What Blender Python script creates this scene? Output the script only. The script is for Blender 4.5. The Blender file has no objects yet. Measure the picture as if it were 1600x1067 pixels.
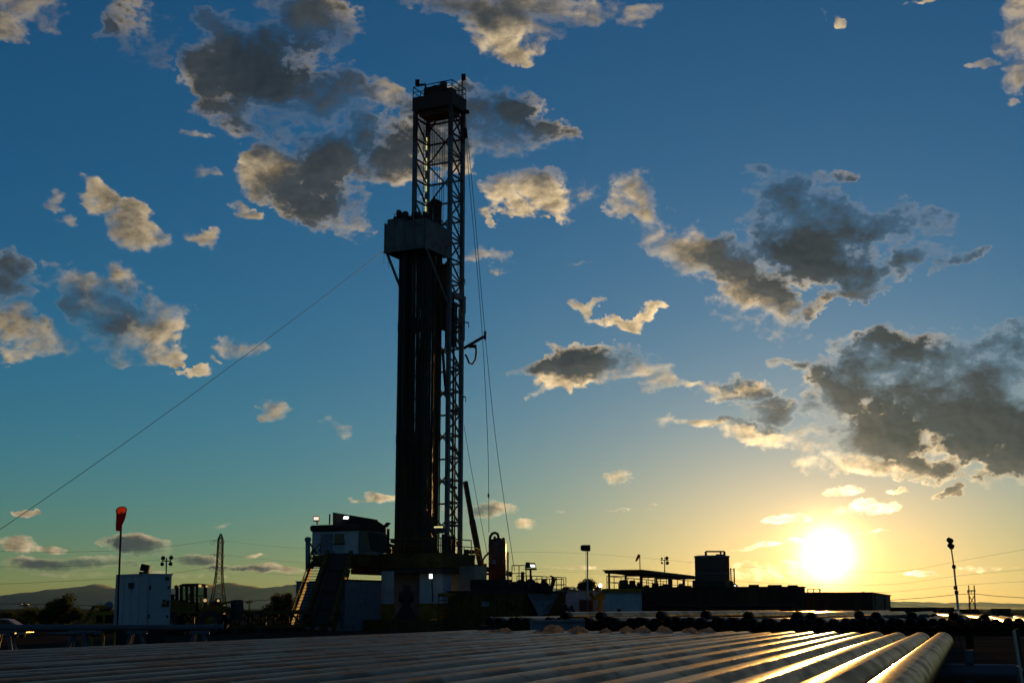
import bpy, bmesh, math, random
from mathutils import Vector, Matrix
R = math.radians
sc = bpy.context.scene
# ------------------------------------------------------------------ camera
F_PX = 2130.0                      # focal length in photograph pixels (1600 wide)
PITCH = R(11.08)
EYE = 1.70                         # eye height above the yard
cam_d = bpy.data.cameras.new('camera'); cam = bpy.data.objects.new('camera', cam_d)
sc.collection.objects.link(cam); sc.camera = cam
cam_d.sensor_width = 36.0; cam_d.lens = 36.0 * F_PX / 1600.0
cam_d.clip_start = 0.05; cam_d.clip_end = 60000.0
cam.location = (0, 0, EYE); cam.rotation_euler = (R(90) + PITCH, 0, 0)

def pix_dir(x, y):
    u = (x - 800.0) / F_PX; v = (533.5 - y) / F_PX
    return Vector((u, math.cos(PITCH) - v * math.sin(PITCH), math.sin(PITCH) + v * math.cos(PITCH)))
def at(x, y, Y):
    """world point seen at photograph pixel (x, y) at forward distance Y"""
    d = pix_dir(x, y)
    return Vector((0, 0, EYE)) + d * (Y / d.y)
def scale_at(y, Y):
    """metres per photograph pixel at forward distance Y"""
    return Y / pix_dir(800, y).y / F_PX

# ------------------------------------------------------------------ world: sky with clouds, sun
sun_v = pix_dir(1293, 866).normalized()
SUN_EL = math.asin(sun_v.z); SUN_AZ = math.atan2(sun_v.x, sun_v.y)
sc.view_settings.view_transform = 'Standard'; sc.view_settings.look = 'None'
sc.view_settings.gamma = 1.0; sc.view_settings.use_curve_mapping = False
sc.view_settings.exposure = 0.0
sc.render.engine = 'CYCLES'
sc.cycles.use_denoising = True; sc.cycles.max_bounces = 6
sc.cycles.diffuse_bounces = 3; sc.cycles.glossy_bounces = 3; sc.cycles.volume_bounces = 0
sc.cycles.use_adaptive_sampling = True; sc.cycles.adaptive_threshold = 0.015
sc.cycles.sample_clamp_indirect = 4.0

sun_d = bpy.data.lights.new('sun', 'SUN'); sun = bpy.data.objects.new('sun', sun_d)
sc.collection.objects.link(sun)
sun_d.energy = 5.0; sun_d.angle = R(0.6); sun_d.color = (1.0, 0.50, 0.11)
sun.rotation_euler = (-sun_v).to_track_quat('-Z', 'Y').to_euler(); sun.location = (0, 0, 80)

world = bpy.data.worlds.new("World"); sc.world = world; world.use_nodes = True
class Net:
    """tiny helper around a node tree"""
    def __init__(s, tree): s.t = tree; tree.nodes.clear()
    def n(s, kind, **kw):
        nd = s.t.nodes.new('ShaderNode' + kind)
        for k, v in kw.items(): setattr(nd, k, v)
        return nd
    def put(s, inp, v):
        if isinstance(v, bpy.types.NodeSocket): s.t.links.new(v, inp)
        elif v is not None: inp.default_value = v
    def m(s, op, a, b=None, c=None, clamp=False):
        nd = s.n('Math', operation=op, use_clamp=clamp)
        for i, v in enumerate((a, b, c)): s.put(nd.inputs[i], v)
        return nd.outputs[0]
    def vm(s, op, a, b=None, scale=None):
        nd = s.n('VectorMath', operation=op)
        s.put(nd.inputs[0], a); s.put(nd.inputs[1], b)
        if scale is not None: s.put(nd.inputs['Scale'], scale)
        return nd.outputs['Value' if op in ('DOT_PRODUCT', 'LENGTH', 'DISTANCE') else 'Vector']
    def noise(s, vec, scale, detail=2.0, rough=0.5, dist=0.0, lac=2.0):
        nd = s.n('TexNoise'); s.put(nd.inputs['Vector'], vec)
        for k, v in (('Scale', scale), ('Detail', detail), ('Roughness', rough), ('Distortion', dist), ('Lacunarity', lac)):
            nd.inputs[k].default_value = v
        return nd.outputs[0]
    def ramp(s, val, lo, hi, a=0.0, b=1.0, smooth=True):
        nd = s.n('MapRange', interpolation_type='SMOOTHSTEP' if smooth else 'LINEAR')
        for i, v in enumerate((val, lo, hi, a, b)): s.put(nd.inputs[i], v)
        return nd.outputs[0]
    def mix(s, f, a, b, mode='MIX'):
        nd = s.n('Mix', data_type='RGBA', blend_type=mode)
        s.put(nd.inputs['Factor'], f)
        s.put(nd.inputs[6], a if not isinstance(a, tuple) else (*a, 1) if len(a) == 3 else a)
        s.put(nd.inputs[7], b if not isinstance(b, tuple) else (*b, 1) if len(b) == 3 else b)
        return nd.outputs[2]

# clouds: centre x, y, half width, half height, tilt (degrees, clockwise), weight
CLOUDS = [
 (12,12,70,55,0,1),(70,8,30,20,0,.8),(168,45,16,20,-30,.7),(215,45,70,55,0,.5),(235,75,42,42,0,.45),
 (400,110,120,110,0,1.1),(490,40,75,65,0,1),(490,145,100,62,0,.9),(343,45,45,35,30,.9),(345,115,45,60,0,1),(565,130,90,40,25,.95),(625,155,55,25,25,.8),
 (420,262,60,50,0,1),(520,250,115,60,0,1.05),(600,235,100,65,0,1.1),(500,310,90,50,0,.9),(540,345,60,35,20,.5),(690,225,80,50,0,.9),
 (775,190,115,62,8,1.1),(850,200,52,26,10,.9),(775,145,40,25,0,.9),
 (800,8,175,40,5,1),(800,42,100,45,10,1),(785,72,55,28,20,.8),(910,14,80,30,0,.9),(690,3,70,20,0,.8),(1012,25,40,15,0,.7),
 (840,297,105,36,5,1.05),(800,322,55,28,10,.9),(872,336,24,14,30,.7),
 (768,400,52,16,10,.95),(905,406,24,10,-15,.7),(915,480,28,13,30,.85),(965,500,48,12,10,.8),(1005,491,36,11,-10,.85),
 (925,578,150,28,0,1.05),(930,556,85,34,0,1),(860,602,34,24,0,.85),(1020,585,62,30,20,1),
 (985,300,45,38,40,.8),(1000,335,58,24,10,.95),(1090,395,130,50,25,1.05),(1175,440,110,55,30,1.05),(1225,480,60,28,30,.85),(1240,500,24,10,0,.7),
 (1150,475,100,45,25,.42),(1215,510,70,40,25,.4),
 (1230,325,85,62,0,1),(1270,385,135,78,0,1.15),(1310,425,125,50,0,1),(1375,350,80,42,10,1),(1435,398,75,32,0,.95),(1505,402,62,16,-8,.85),(1330,466,75,14,-5,.9),(1455,350,45,25,10,.75),(1220,265,60,22,0,.55),(1295,275,40,18,0,.5),
 (1335,600,95,80,0,1.1),(1430,565,110,70,0,1.1),(1510,625,160,115,0,1.2),(1592,560,75,70,0,1.1),(1400,675,140,65,0,1.1),(1560,690,140,75,0,1.2),(1340,727,110,24,8,1),(1460,735,150,24,3,1),(1570,735,110,25,0,1),(1290,640,50,45,0,.8),
 (1155,608,65,20,3,1),(1195,640,58,24,5,.9),(1232,572,42,15,-8,.9),(1085,606,32,10,-3,.85),(1270,640,40,30,0,.7),
 (1100,660,90,13,3,1),(1205,682,98,24,9,1.05),(1270,675,55,18,0,.85),
 (1322,769,26,8,-3,1),(1390,768,26,5,-3,.9),(1352,796,56,14,-4,1),(1230,812,40,8,-4,1),(1482,774,28,7,3,.9),
 (85,312,16,12,0,.7),(152,312,42,26,40,1),(207,350,52,40,35,1.05),(98,343,16,18,0,.7),
 (313,366,34,20,0,.95),(376,323,26,18,20,.75),(322,276,30,11,0,.7),(308,210,18,8,0,.6),
 (8,430,40,48,0,1),(12,505,50,46,0,.95),(60,528,60,30,20,.95),(50,552,52,16,0,.85),(145,465,95,52,25,1.1),(190,512,100,52,15,1.1),(250,510,50,62,40,.95),(205,440,36,28,20,.9),(265,568,22,8,30,.7),
 (368,540,36,20,0,.8),(350,570,16,6,10,.7),(304,583,26,8,-12,.8),(427,641,26,17,30,.95),(538,664,30,16,20,.95),(512,655,14,12,0,.6),
 (1592,60,44,62,0,1.1),(1580,118,32,36,0,1),(1576,165,18,9,0,.8),(1528,105,30,10,0,.6),(1282,25,13,12,0,.75),(1306,38,12,11,0,.7),(1442,0,24,8,0,.7),
 (962,750,34,11,-5,.85),(988,791,46,4,-4,.85),(762,795,56,15,-3,1),(712,802,34,22,0,.8),(604,776,42,10,0,.85),(566,780,24,7,0,.8),(827,820,24,11,0,.75),(880,805,16,7,0,.6),
 (28,852,36,15,0,.95),(42,804,20,6,0,.8),(222,852,70,19,3,1.05),(70,860,30,9,0,.8),(60,882,80,13,2,.95),(150,880,100,13,0,.9),(302,873,50,10,0,1),(380,888,75,7,2,.85),(350,822,24,5,0,.7),(440,887,50,8,2,.85),(395,868,26,3,-2,.7),(200,898,160,9,0,.7),
 (1205,892,85,20,3,.75),(1165,880,34,10,-4,.85),(1560,886,60,7,-3,.5),(1440,896,40,5,2,.45),
 (1200,851,95,4,-7,.95),(1350,832,44,3,-8,.9),(890,887,60,4,0,.8),
]
# where the cloud is thick enough to turn dark
THICK = [
 (215,55,80,75,0,.75),(430,105,110,95,0,1.2),(510,120,80,55,15,1.1),(420,150,90,50,0,1),(560,235,120,50,0,1.05),(660,225,70,50,0,1),(795,188,95,48,8,1.15),(520,310,75,50,0,.75),
 (800,40,120,26,10,.45),(840,292,70,15,5,.45),
 (915,565,105,30,0,1.15),(1000,575,40,12,20,.5),
 (1235,335,100,68,0,1.35),(1300,400,160,78,0,1.4),(1440,392,110,45,0,1.3),(1330,466,85,18,-5,1.2),(1500,405,80,26,-5,1.2),(1115,335,75,34,10,.8),(1375,350,75,40,10,1),
 (1395,595,140,88,0,1.3),(1520,625,170,120,0,1.45),(1450,682,140,52,0,1.2),(1580,690,120,48,0,1.3),(1345,715,60,13,5,.8),(1592,560,70,66,0,1.2),
 (1160,607,40,13,0,.9),(1195,642,45,13,0,.7),(1130,656,50,8,3,.8),(1205,672,72,13,6,1),
 (135,500,70,38,30,.85),(212,482,50,25,30,.7),(20,440,40,45,0,.6),(200,345,26,18,35,.4),
 (225,855,60,12,3,.9),(300,876,44,8,0,.8),(70,885,80,9,0,.8),(160,884,90,9,0,.8),(380,890,60,5,0,.7),(760,798,40,8,0,.6),
 ]
SKY_STRENGTH = 0.147; SKY_TINT = (.72, .98, .84)
def GLOWS(wide, near):
    return (((1.25, .54, .05), wide(3.3)), ((.26, .19, .11), near(5.2)), ((.06, .10, .105), near(8.5)), ((45, 29, 10), near(.36)))
LIT = ((.45, .365, .24), (1.35, .88, .38)); DRK = ((.040, .050, .058), (.22, .16, .085))
def sky_world():
    N = Net(world.node_tree)
    tc = N.n('TexCoord'); d = N.vm('NORMALIZE', tc.outputs['Generated'])
    sep = N.n('SeparateXYZ'); N.put(sep.inputs[0], d)
    az = N.m('MULTIPLY', N.m('ARCTAN2', sep.outputs[0], sep.outputs[1]), 57.29578)
    el = N.m('MULTIPLY', N.m('ARCSINE', sep.outputs[2]), 57.29578)
    cmb = N.n('CombineXYZ'); N.put(cmb.inputs[0], az); N.put(cmb.inputs[1], el); P0 = cmb.outputs[0]
    # wobble the coordinates so that no outline stays round
    dn = N.vm('MULTIPLY', d, (57.3, 57.3, 80.0))
    wob = N.n('TexNoise'); N.put(wob.inputs['Vector'], dn); wob.inputs['Scale'].default_value = .55; wob.inputs['Detail'].default_value = 4; wob.inputs['Roughness'].default_value = .6
    low = N.ramp(el, 0.5, 8.0, .22, 1.0)
    P = N.vm('ADD', P0, N.vm('SCALE', N.vm('MULTIPLY', N.vm('SUBTRACT', wob.outputs['Color'], (.5, .5, .5)), (3.4, 2.2, 0)), scale=low))
    sp = N.n('SeparateXYZ'); N.put(sp.inputs[0], P)
    az3 = N.n('CombineXYZ'); el3 = N.n('CombineXYZ')
    for i in range(3): N.put(az3.inputs[i], sp.outputs[0]); N.put(el3.inputs[i], sp.outputs[1])
    az3, el3 = az3.outputs[0], el3.outputs[0]
    # the thick part lies on the side turned away from the sun
    sd = N.vm('SCALE', N.vm('NORMALIZE', N.vm('SUBTRACT', (math.degrees(SUN_AZ), math.degrees(SUN_EL), 0), P0)), scale=.55)
    sq = N.n('SeparateXYZ'); N.put(sq.inputs[0], N.vm('ADD', P, sd)); az3t = N.n('CombineXYZ'); el3t = N.n('CombineXYZ')
    for i in range(3): N.put(az3t.inputs[i], sq.outputs[0]); N.put(el3t.inputs[i], sq.outputs[1])
    az3t, el3t = az3t.outputs[0], el3t.outputs[0]
    S = SKY_STRENGTH
    # group: three soft ellipses held against the largest so far
    ge = bpy.data.node_groups.new('cloud_ellipses', 'ShaderNodeTree')
    for k in ('az', 'el', 'acc', 'ua', 'ub', 'uc', 'va', 'vb', 'vc', 'wn', 'wp'): ge.interface.new_socket(k, in_out='INPUT', socket_type='NodeSocketVector')
    ge.interface.new_socket('acc', in_out='OUTPUT', socket_type='NodeSocketVector')
    E = Net(ge); gi = ge.nodes.new('NodeGroupInput'); go = ge.nodes.new('NodeGroupOutput'); I = gi.outputs
    def madd(a, b, c):
        nd = E.n('VectorMath', operation='MULTIPLY_ADD')
        for i, v in enumerate((a, b, c)): E.put(nd.inputs[i], v)
        return nd.outputs[0]
    U = madd(I['el'], I['ub'], madd(I['az'], I['ua'], I['uc'])); V = madd(I['el'], I['vb'], madd(I['az'], I['va'], I['vc']))
    E.put(go.inputs[0], E.vm('MAXIMUM', I['acc'], madd(madd(U, U, E.vm('MULTIPLY', V, V)), I['wn'], I['wp'])))
    # group: cover and thickness turned into lit cloud over clear sky
    gl = bpy.data.node_groups.new('cloud_light', 'ShaderNodeTree')
    for k, t in (('M', 'Vector'), ('T', 'Vector'), ('Mg', 'Float'), ('Tg', 'Float'), ('n', 'Float'), ('soft', 'Float'), ('base', 'Color'), ('lit', 'Color'), ('drk', 'Color')):
        gl.interface.new_socket(k, in_out='INPUT', socket_type='NodeSocket' + t)
    gl.interface.new_socket('sky', in_out='OUTPUT', socket_type='NodeSocketShader')
    L = Net(gl); gi = gl.nodes.new('NodeGroupInput'); lo_ = gl.nodes.new('NodeGroupOutput'); J = gi.outputs
    def top(v, g):
        q = L.n('SeparateXYZ'); L.put(q.inputs[0], v)
        return L.m('MAXIMUM', L.m('MAXIMUM', q.outputs[0], q.outputs[1]), L.m('MAXIMUM', q.outputs[2], g))
    M = top(J['M'], J['Mg']); T = top(J['T'], J['Tg'])
    nc = L.m('SUBTRACT', J['n'], .5)
    dens = L.m('SUBTRACT', L.m('MULTIPLY_ADD', M, 1.5, L.m('MULTIPLY', nc, 3.9)), L.m('MULTIPLY', L.ramp(M, 0.0, .2, 1, 0), .6))
    alpha = L.ramp(dens, .24, J['soft'])
    dark = L.m('MULTIPLY', L.ramp(L.m('MULTIPLY_ADD', nc, 1.2, T), .0, .70), L.ramp(dens, .36, 1.15))
    drk = L.mix(L.ramp(T, .75, 1.25), J['drk'], L.vm('MULTIPLY', J['drk'], (.50, .60, .70)))
    bg = L.n('Background'); bg.inputs[1].default_value = S
    L.put(bg.inputs[0], L.mix(L.m('MULTIPLY', alpha, .97), J['base'], L.mix(dark, L.vm('SCALE', J['lit'], scale=L.ramp(dens, .5, 2.0, 1.12, .62)), drk)))
    L.put(lo_.inputs[0], bg.outputs[0])
    def prep(blobs, grow, pad=0.0):
        """each soft ellipse as two linear forms in (azimuth, elevation), with its bounds"""
        res = []
        for (x, y, rx, ry, rot, w) in blobs:
            v = pix_dir(x, y).normalized(); a = math.degrees(math.atan2(v.x, v.y)); e = math.degrees(math.asin(v.z))
            k = math.degrees(1 / F_PX) * grow; ca, sa = math.cos(R(rot)), math.sin(R(rot)); ce = math.cos(R(e))
            ua, ub = ca * ce / (rx * k), -sa / (rx * k); va, vb = sa * ce / (ry * k), ca / (ry * k)
            hx = k * math.hypot(rx * ca, ry * sa) / ce; hy = k * math.hypot(rx * sa, ry * ca)
            res.append(((ua, ub, -(ua * a + ub * e), va, vb, -(va * a + vb * e), -w, w), (a - hx - pad, a + hx + pad, e - hy - pad, e + hy + pad)))
        return res
    def field(rows, az3, el3):
        rows = [r[0] for r in rows]; acc = (0, 0, 0)
        while len(rows) % 3: rows.append(rows[-1])
        for i in range(0, len(rows), 3):
            nd = N.t.nodes.new('ShaderNodeGroup'); nd.node_tree = ge
            N.put(nd.inputs[0], az3); N.put(nd.inputs[1], el3); N.put(nd.inputs[2], acc)
            for j in range(8): nd.inputs[3 + j].default_value = tuple(r[j] for r in rows[i:i + 3])
            acc = nd.outputs[0]
        return acc
    # outside the picture the same broken cumulus goes on
    out = N.m('MAXIMUM', N.ramp(N.m('ABSOLUTE', az), 21.5, 27.0), N.ramp(el, 26.5, 31.0))
    gen = N.noise(N.vm('MULTIPLY', d, (7, 7, 9)), 1.0, 2.0, .5)
    out = N.m('MULTIPLY', out, N.ramp(el, 1.0, 3.0))
    Mg = N.m('MULTIPLY', N.ramp(gen, .5, .70, 0, 1.0, False), out)
    Tg = N.m('MULTIPLY', N.ramp(gen, .56, .74, 0, 1.0, False), out)
    # billows: the same noise read here and a little nearer the sun
    tos = N.vm('NORMALIZE', N.vm('SUBTRACT', tuple(sun_v), d))
    q2 = N.vm('ADD', dn, N.vm('SCALE', tos, scale=.30))
    nhi = N.noise(dn, 2.9, 6.0, .62)
    n1 = N.m('MULTIPLY_ADD', N.m('SUBTRACT', nhi, .5), .27, N.noise(dn, .62, 6.0, .57, .3))
    relief = N.m('MULTIPLY', N.m('SUBTRACT', N.noise(dn, .62, 4.0, .56, .25), N.noise(q2, .62, 4.0, .56, .25)), 5.0)
    # some edges are crisp, others dissolve
    soft = N.ramp(N.noise(dn, .21, 1.0), .34, .62, 1.0, 2.4)
    # angle to the sun
    cosang = N.vm('DOT_PRODUCT', d, tuple(sun_v))
    ang = N.m('MULTIPLY', N.m('ARCCOSINE', N.m('MINIMUM', cosang, 1.0)), 57.29578)
    def expf(x, s): return N.m('POWER', math.e, N.m('MULTIPLY', x, -1.0 / s))
    g12 = expf(ang, 11.0); g6 = expf(ang, 6.5)
    # clear sky
    sky = N.n('TexSky', sky_type='NISHITA'); sky.sun_disc = False
    sky.sun_elevation = SUN_EL; sky.sun_rotation = SUN_AZ
    sky.air_density = 1.0; sky.dust_density = 0.0; sky.ozone_density = 4.8
    base = N.vm('MULTIPLY', sky.outputs[0], SKY_TINT)
    def glow(col, fac): return N.vm('SCALE', tuple(c / S for c in col), scale=fac)
    # haze glow round the sun, wider along the horizon
    flat = N.vm('MULTIPLY', N.vm('SUBTRACT', d, tuple(sun_v)), (.62, .62, 1.25))
    angf = N.m('MULTIPLY', N.vm('LENGTH', flat), 57.29578)
    for col, fac in GLOWS(lambda s: expf(angf, s), lambda s: expf(ang, s)):
        base = N.vm('ADD', base, glow(col, fac))
    base = N.vm('ADD', base, glow((.62, .20, .0), N.m('MULTIPLY', expf(N.m('MAXIMUM', el, 0.0), 2.0), expf(ang, 10.0))))
    far = N.ramp(ang, 18.0, 75.0, 1.0, .35)
    lit = N.vm('ADD', N.vm('SCALE', tuple(c / S for c in LIT[0]), scale=far), N.vm('SCALE', tuple(c / S for c in LIT[1]), scale=g12))
    lit = N.vm('ADD', lit, N.vm('SCALE', (3.2 / S, 2.3 / S, 1.2 / S), scale=expf(ang, 2.6)))
    lit = N.vm('ADD', lit, N.vm('SCALE', (45 / S, 29 / S, 10 / S), scale=expf(ang, .36)))
    drk = N.vm('ADD', tuple(c / S for c in DRK[0]), N.vm('SCALE', tuple(c / S for c in DRK[1]), scale=g6))
    litr = N.vm('SCALE', lit, scale=N.ramp(relief, -.5, .5, .46, 1.25, False))
    drkr = N.vm('SCALE', drk, scale=N.ramp(relief, -.5, .5, .85, 1.2, False))
    def leaf(mr, tr):
        nd = N.t.nodes.new('ShaderNodeGroup'); nd.node_tree = gl
        for i, v in enumerate((field(mr, az3, el3), field(tr, az3t, el3t), Mg, Tg, n1, soft, base, litr, drkr)): N.put(nd.inputs[i], v)
        return nd.outputs[0]
    def tree(mr, tr, lo_a, hi_a, lo_e, hi_e):
        """cut the sky into tiles so that each ray reads only the clouds near it"""
        n = len(mr) + len(tr)
        best = None
        if n > 15:
            for ax in (0, 1):
                lo, hi = ((lo_a, hi_a), (lo_e, hi_e))[ax]
                for c in sorted({r[1][2 * ax + j] for r in mr + tr for j in (0, 1)}):
                    if not lo < c < hi: continue
                    A = sum(r[1][2 * ax] < c for r in mr + tr); B = sum(r[1][2 * ax + 1] > c for r in mr + tr)
                    cost = max(A, B) + .35 * (A + B - n)
                    if max(A, B) < n and (best is None or cost < best[0]): best = (cost, ax, c)
        if best is None: return leaf(mr, tr)
        _, ax, c = best
        lo = [[r for r in rs if r[1][2 * ax] < c] for rs in (mr, tr)]; hi = [[r for r in rs if r[1][2 * ax + 1] > c] for rs in (mr, tr)]
        box = (lo_a, c, lo_e, hi_e) if ax == 0 else (lo_a, hi_a, lo_e, c)
        box2 = (c, hi_a, lo_e, hi_e) if ax == 0 else (lo_a, hi_a, c, hi_e)
        mx = N.n('MixShader'); N.put(mx.inputs[0], N.m('GREATER_THAN', sp.outputs[ax], c))
        N.put(mx.inputs[1], tree(*lo, *box)); N.put(mx.inputs[2], tree(*hi, *box2))
        return mx.outputs[0]
    o = N.n('OutputWorld'); N.put(o.inputs[0], tree(prep(CLOUDS, 1.02), prep(THICK, 1.5, .56), -180, 180, -90, 90))
sky_world()
world.cycles.sampling_method = 'MANUAL'; world.cycles.sample_map_resolution = 1024

# ------------------------------------------------------------------ helpers: materials
MATS = {}
def material(name, color, rough=.6, metal=0.0, var=.25, scale=3.0, bump=0.0, rust=None, rust_amt=.5, emit=None, spec=.5, coat=0.0):
    """procedural paint, steel, cloth ...: base colour broken up by noise, optional rust patches and fine relief"""
    m = bpy.data.materials.new(name); m.use_nodes = True; N = Net(m.node_tree)
    b = N.n('BsdfPrincipled'); o = N.n('OutputMaterial'); N.put(o.inputs[0], b.outputs[0])
    tc = N.n('TexCoord').outputs['Object']
    n = N.noise(tc, scale, 6.0, .62)
    f = N.ramp(n, .3, .7, 1 - var, 1 + var, False)
    col = N.vm('SCALE', tuple(color), scale=f)
    if rust:
        k = N.ramp(N.noise(tc, scale * .7, 8.0, .68, .4), .62 - .2 * rust_amt, .72 - .1 * rust_amt)
        col = N.mix(k, col, tuple(rust)); N.put(b.inputs['Roughness'], N.m('MULTIPLY_ADD', k, .8 - rough, rough))
        if metal: N.put(b.inputs['Metallic'], N.m('MULTIPLY', N.m('SUBTRACT', 1.0, k), metal))
    else:
        b.inputs['Metallic'].default_value = metal
        N.put(b.inputs['Roughness'], N.ramp(n, .3, .7, max(.05, rough - .1), min(1, rough + .12), False))
    N.put(b.inputs['Base Color'], col)
    b.inputs['Specular IOR Level'].default_value = spec
    if bump:
        bp = N.n('Bump'); bp.inputs['Strength'].default_value = bump; bp.inputs['Distance'].default_value = .02
        N.put(bp.inputs['Height'], N.noise(tc, scale * 6, 5.0, .6)); N.put(b.inputs['Normal'], bp.outputs[0])
    if emit:
        b.inputs['Emission Color'].default_value = (*emit[:3], 1); b.inputs['Emission Strength'].default_value = emit[3]
    MATS[name] = m
    return m
RUST = (.055, .028, .015)
material('dark_steel', (.035, .032, .03), .75, 0.0, spec=.25, rust=RUST, rust_amt=.5)
material('mast_steel', (.10, .112, .125), .55, .2, rust=RUST, rust_amt=.35)
material('crown_red', (.07, .022, .014), .65)
material('black_iron', (.022, .022, .022), .85, 0.0, spec=.2)
material('drill_pipe', (.022, .02, .018), .5, .6, rust=(.03, .018, .012), rust_amt=.6, scale=1.2)
material('board_grey', (.13, .135, .135), .7, var=.3, rust=(.09, .07, .05), rust_amt=.3, scale=1.0)
material('white_paint', (.40, .43, .45), .55, var=.12, rust=(.26, .2, .14), rust_amt=.1, scale=1.2)
material('cream_paint', (.20, .19, .16), .6, var=.2, rust=RUST, rust_amt=.25, scale=1.2)
material('yellow_paint', (.26, .145, .018), .8, spec=.15, var=.3, rust=RUST, rust_amt=.45, scale=1.4)
material('ochre_paint', (.10, .062, .016), .8, spec=.15, var=.35, rust=RUST, rust_amt=.5, scale=1.4)
material('red_paint', (.09, .015, .01), .38, var=.25, scale=1.5)
material('tank_red', (.06, .025, .016), .8, spec=.2, var=.3, rust=RUST, rust_amt=.4, scale=1.0)
material('tank_grey', (.17, .175, .18), .42, .2, var=.15, scale=.9)
material('galvanised', (.42, .42, .41), .38, .8, var=.15)
material('rack_pipe', (.10, .105, .115), .55, .4, rust=(.11, .055, .03), rust_amt=.4, scale=1.6)
material('blue_grey', (.13, .155, .19), .6, var=.2, rust=RUST, rust_amt=.3)
material('rubber', (.018, .018, .018), .8)
material('cable', (.03, .03, .032), .6, .3)
material('wood', (.09, .065, .045), .85, var=.3)
material('windsock', (.62, .11, .03), .8, var=.1)
material('windsock_inside', (.75, .2, .03), .8, var=.1)
material('foliage', (.045, .065, .018), .8, var=.4, scale=1.5)
material('foliage_dry', (.07, .075, .025), .8, var=.4, scale=1.5)
material('bark', (.055, .042, .03), .9, bump=.3)
material('mountain', (.06, .08, .085), .95, var=.2, scale=.002)
material('car_paint', (.16, .17, .19), .4, .2, var=.05)
material('car_glass', (.02, .022, .025), .1, spec=.6)
material('loader_yellow', (.14, .08, .014), .75, spec=.2, var=.25, rust=RUST, rust_amt=.2)
material('tail_red', (.5, .03, .02), .3, emit=(1, .08, .03, .25))
material('work_clothes', (.03, .035, .05), .9, var=.2)
material('hard_hat', (.3, .28, .2), .4)
material('insulator', (.2, .12, .08), .3)
material('lamp_white', (.8, .8, .8), .3, emit=(.92, 1.0, .95, 2.2))
material('lamp_warm', (.8, .7, .6), .3, emit=(1.0, .80, .62, 1.1))
material('lamp_tube', (.8, .8, .6), .3, emit=(.95, .92, .36, .75))
material('lamp_amber', (.8, .6, .3), .3, emit=(1.0, .62, .22, .55))
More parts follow.
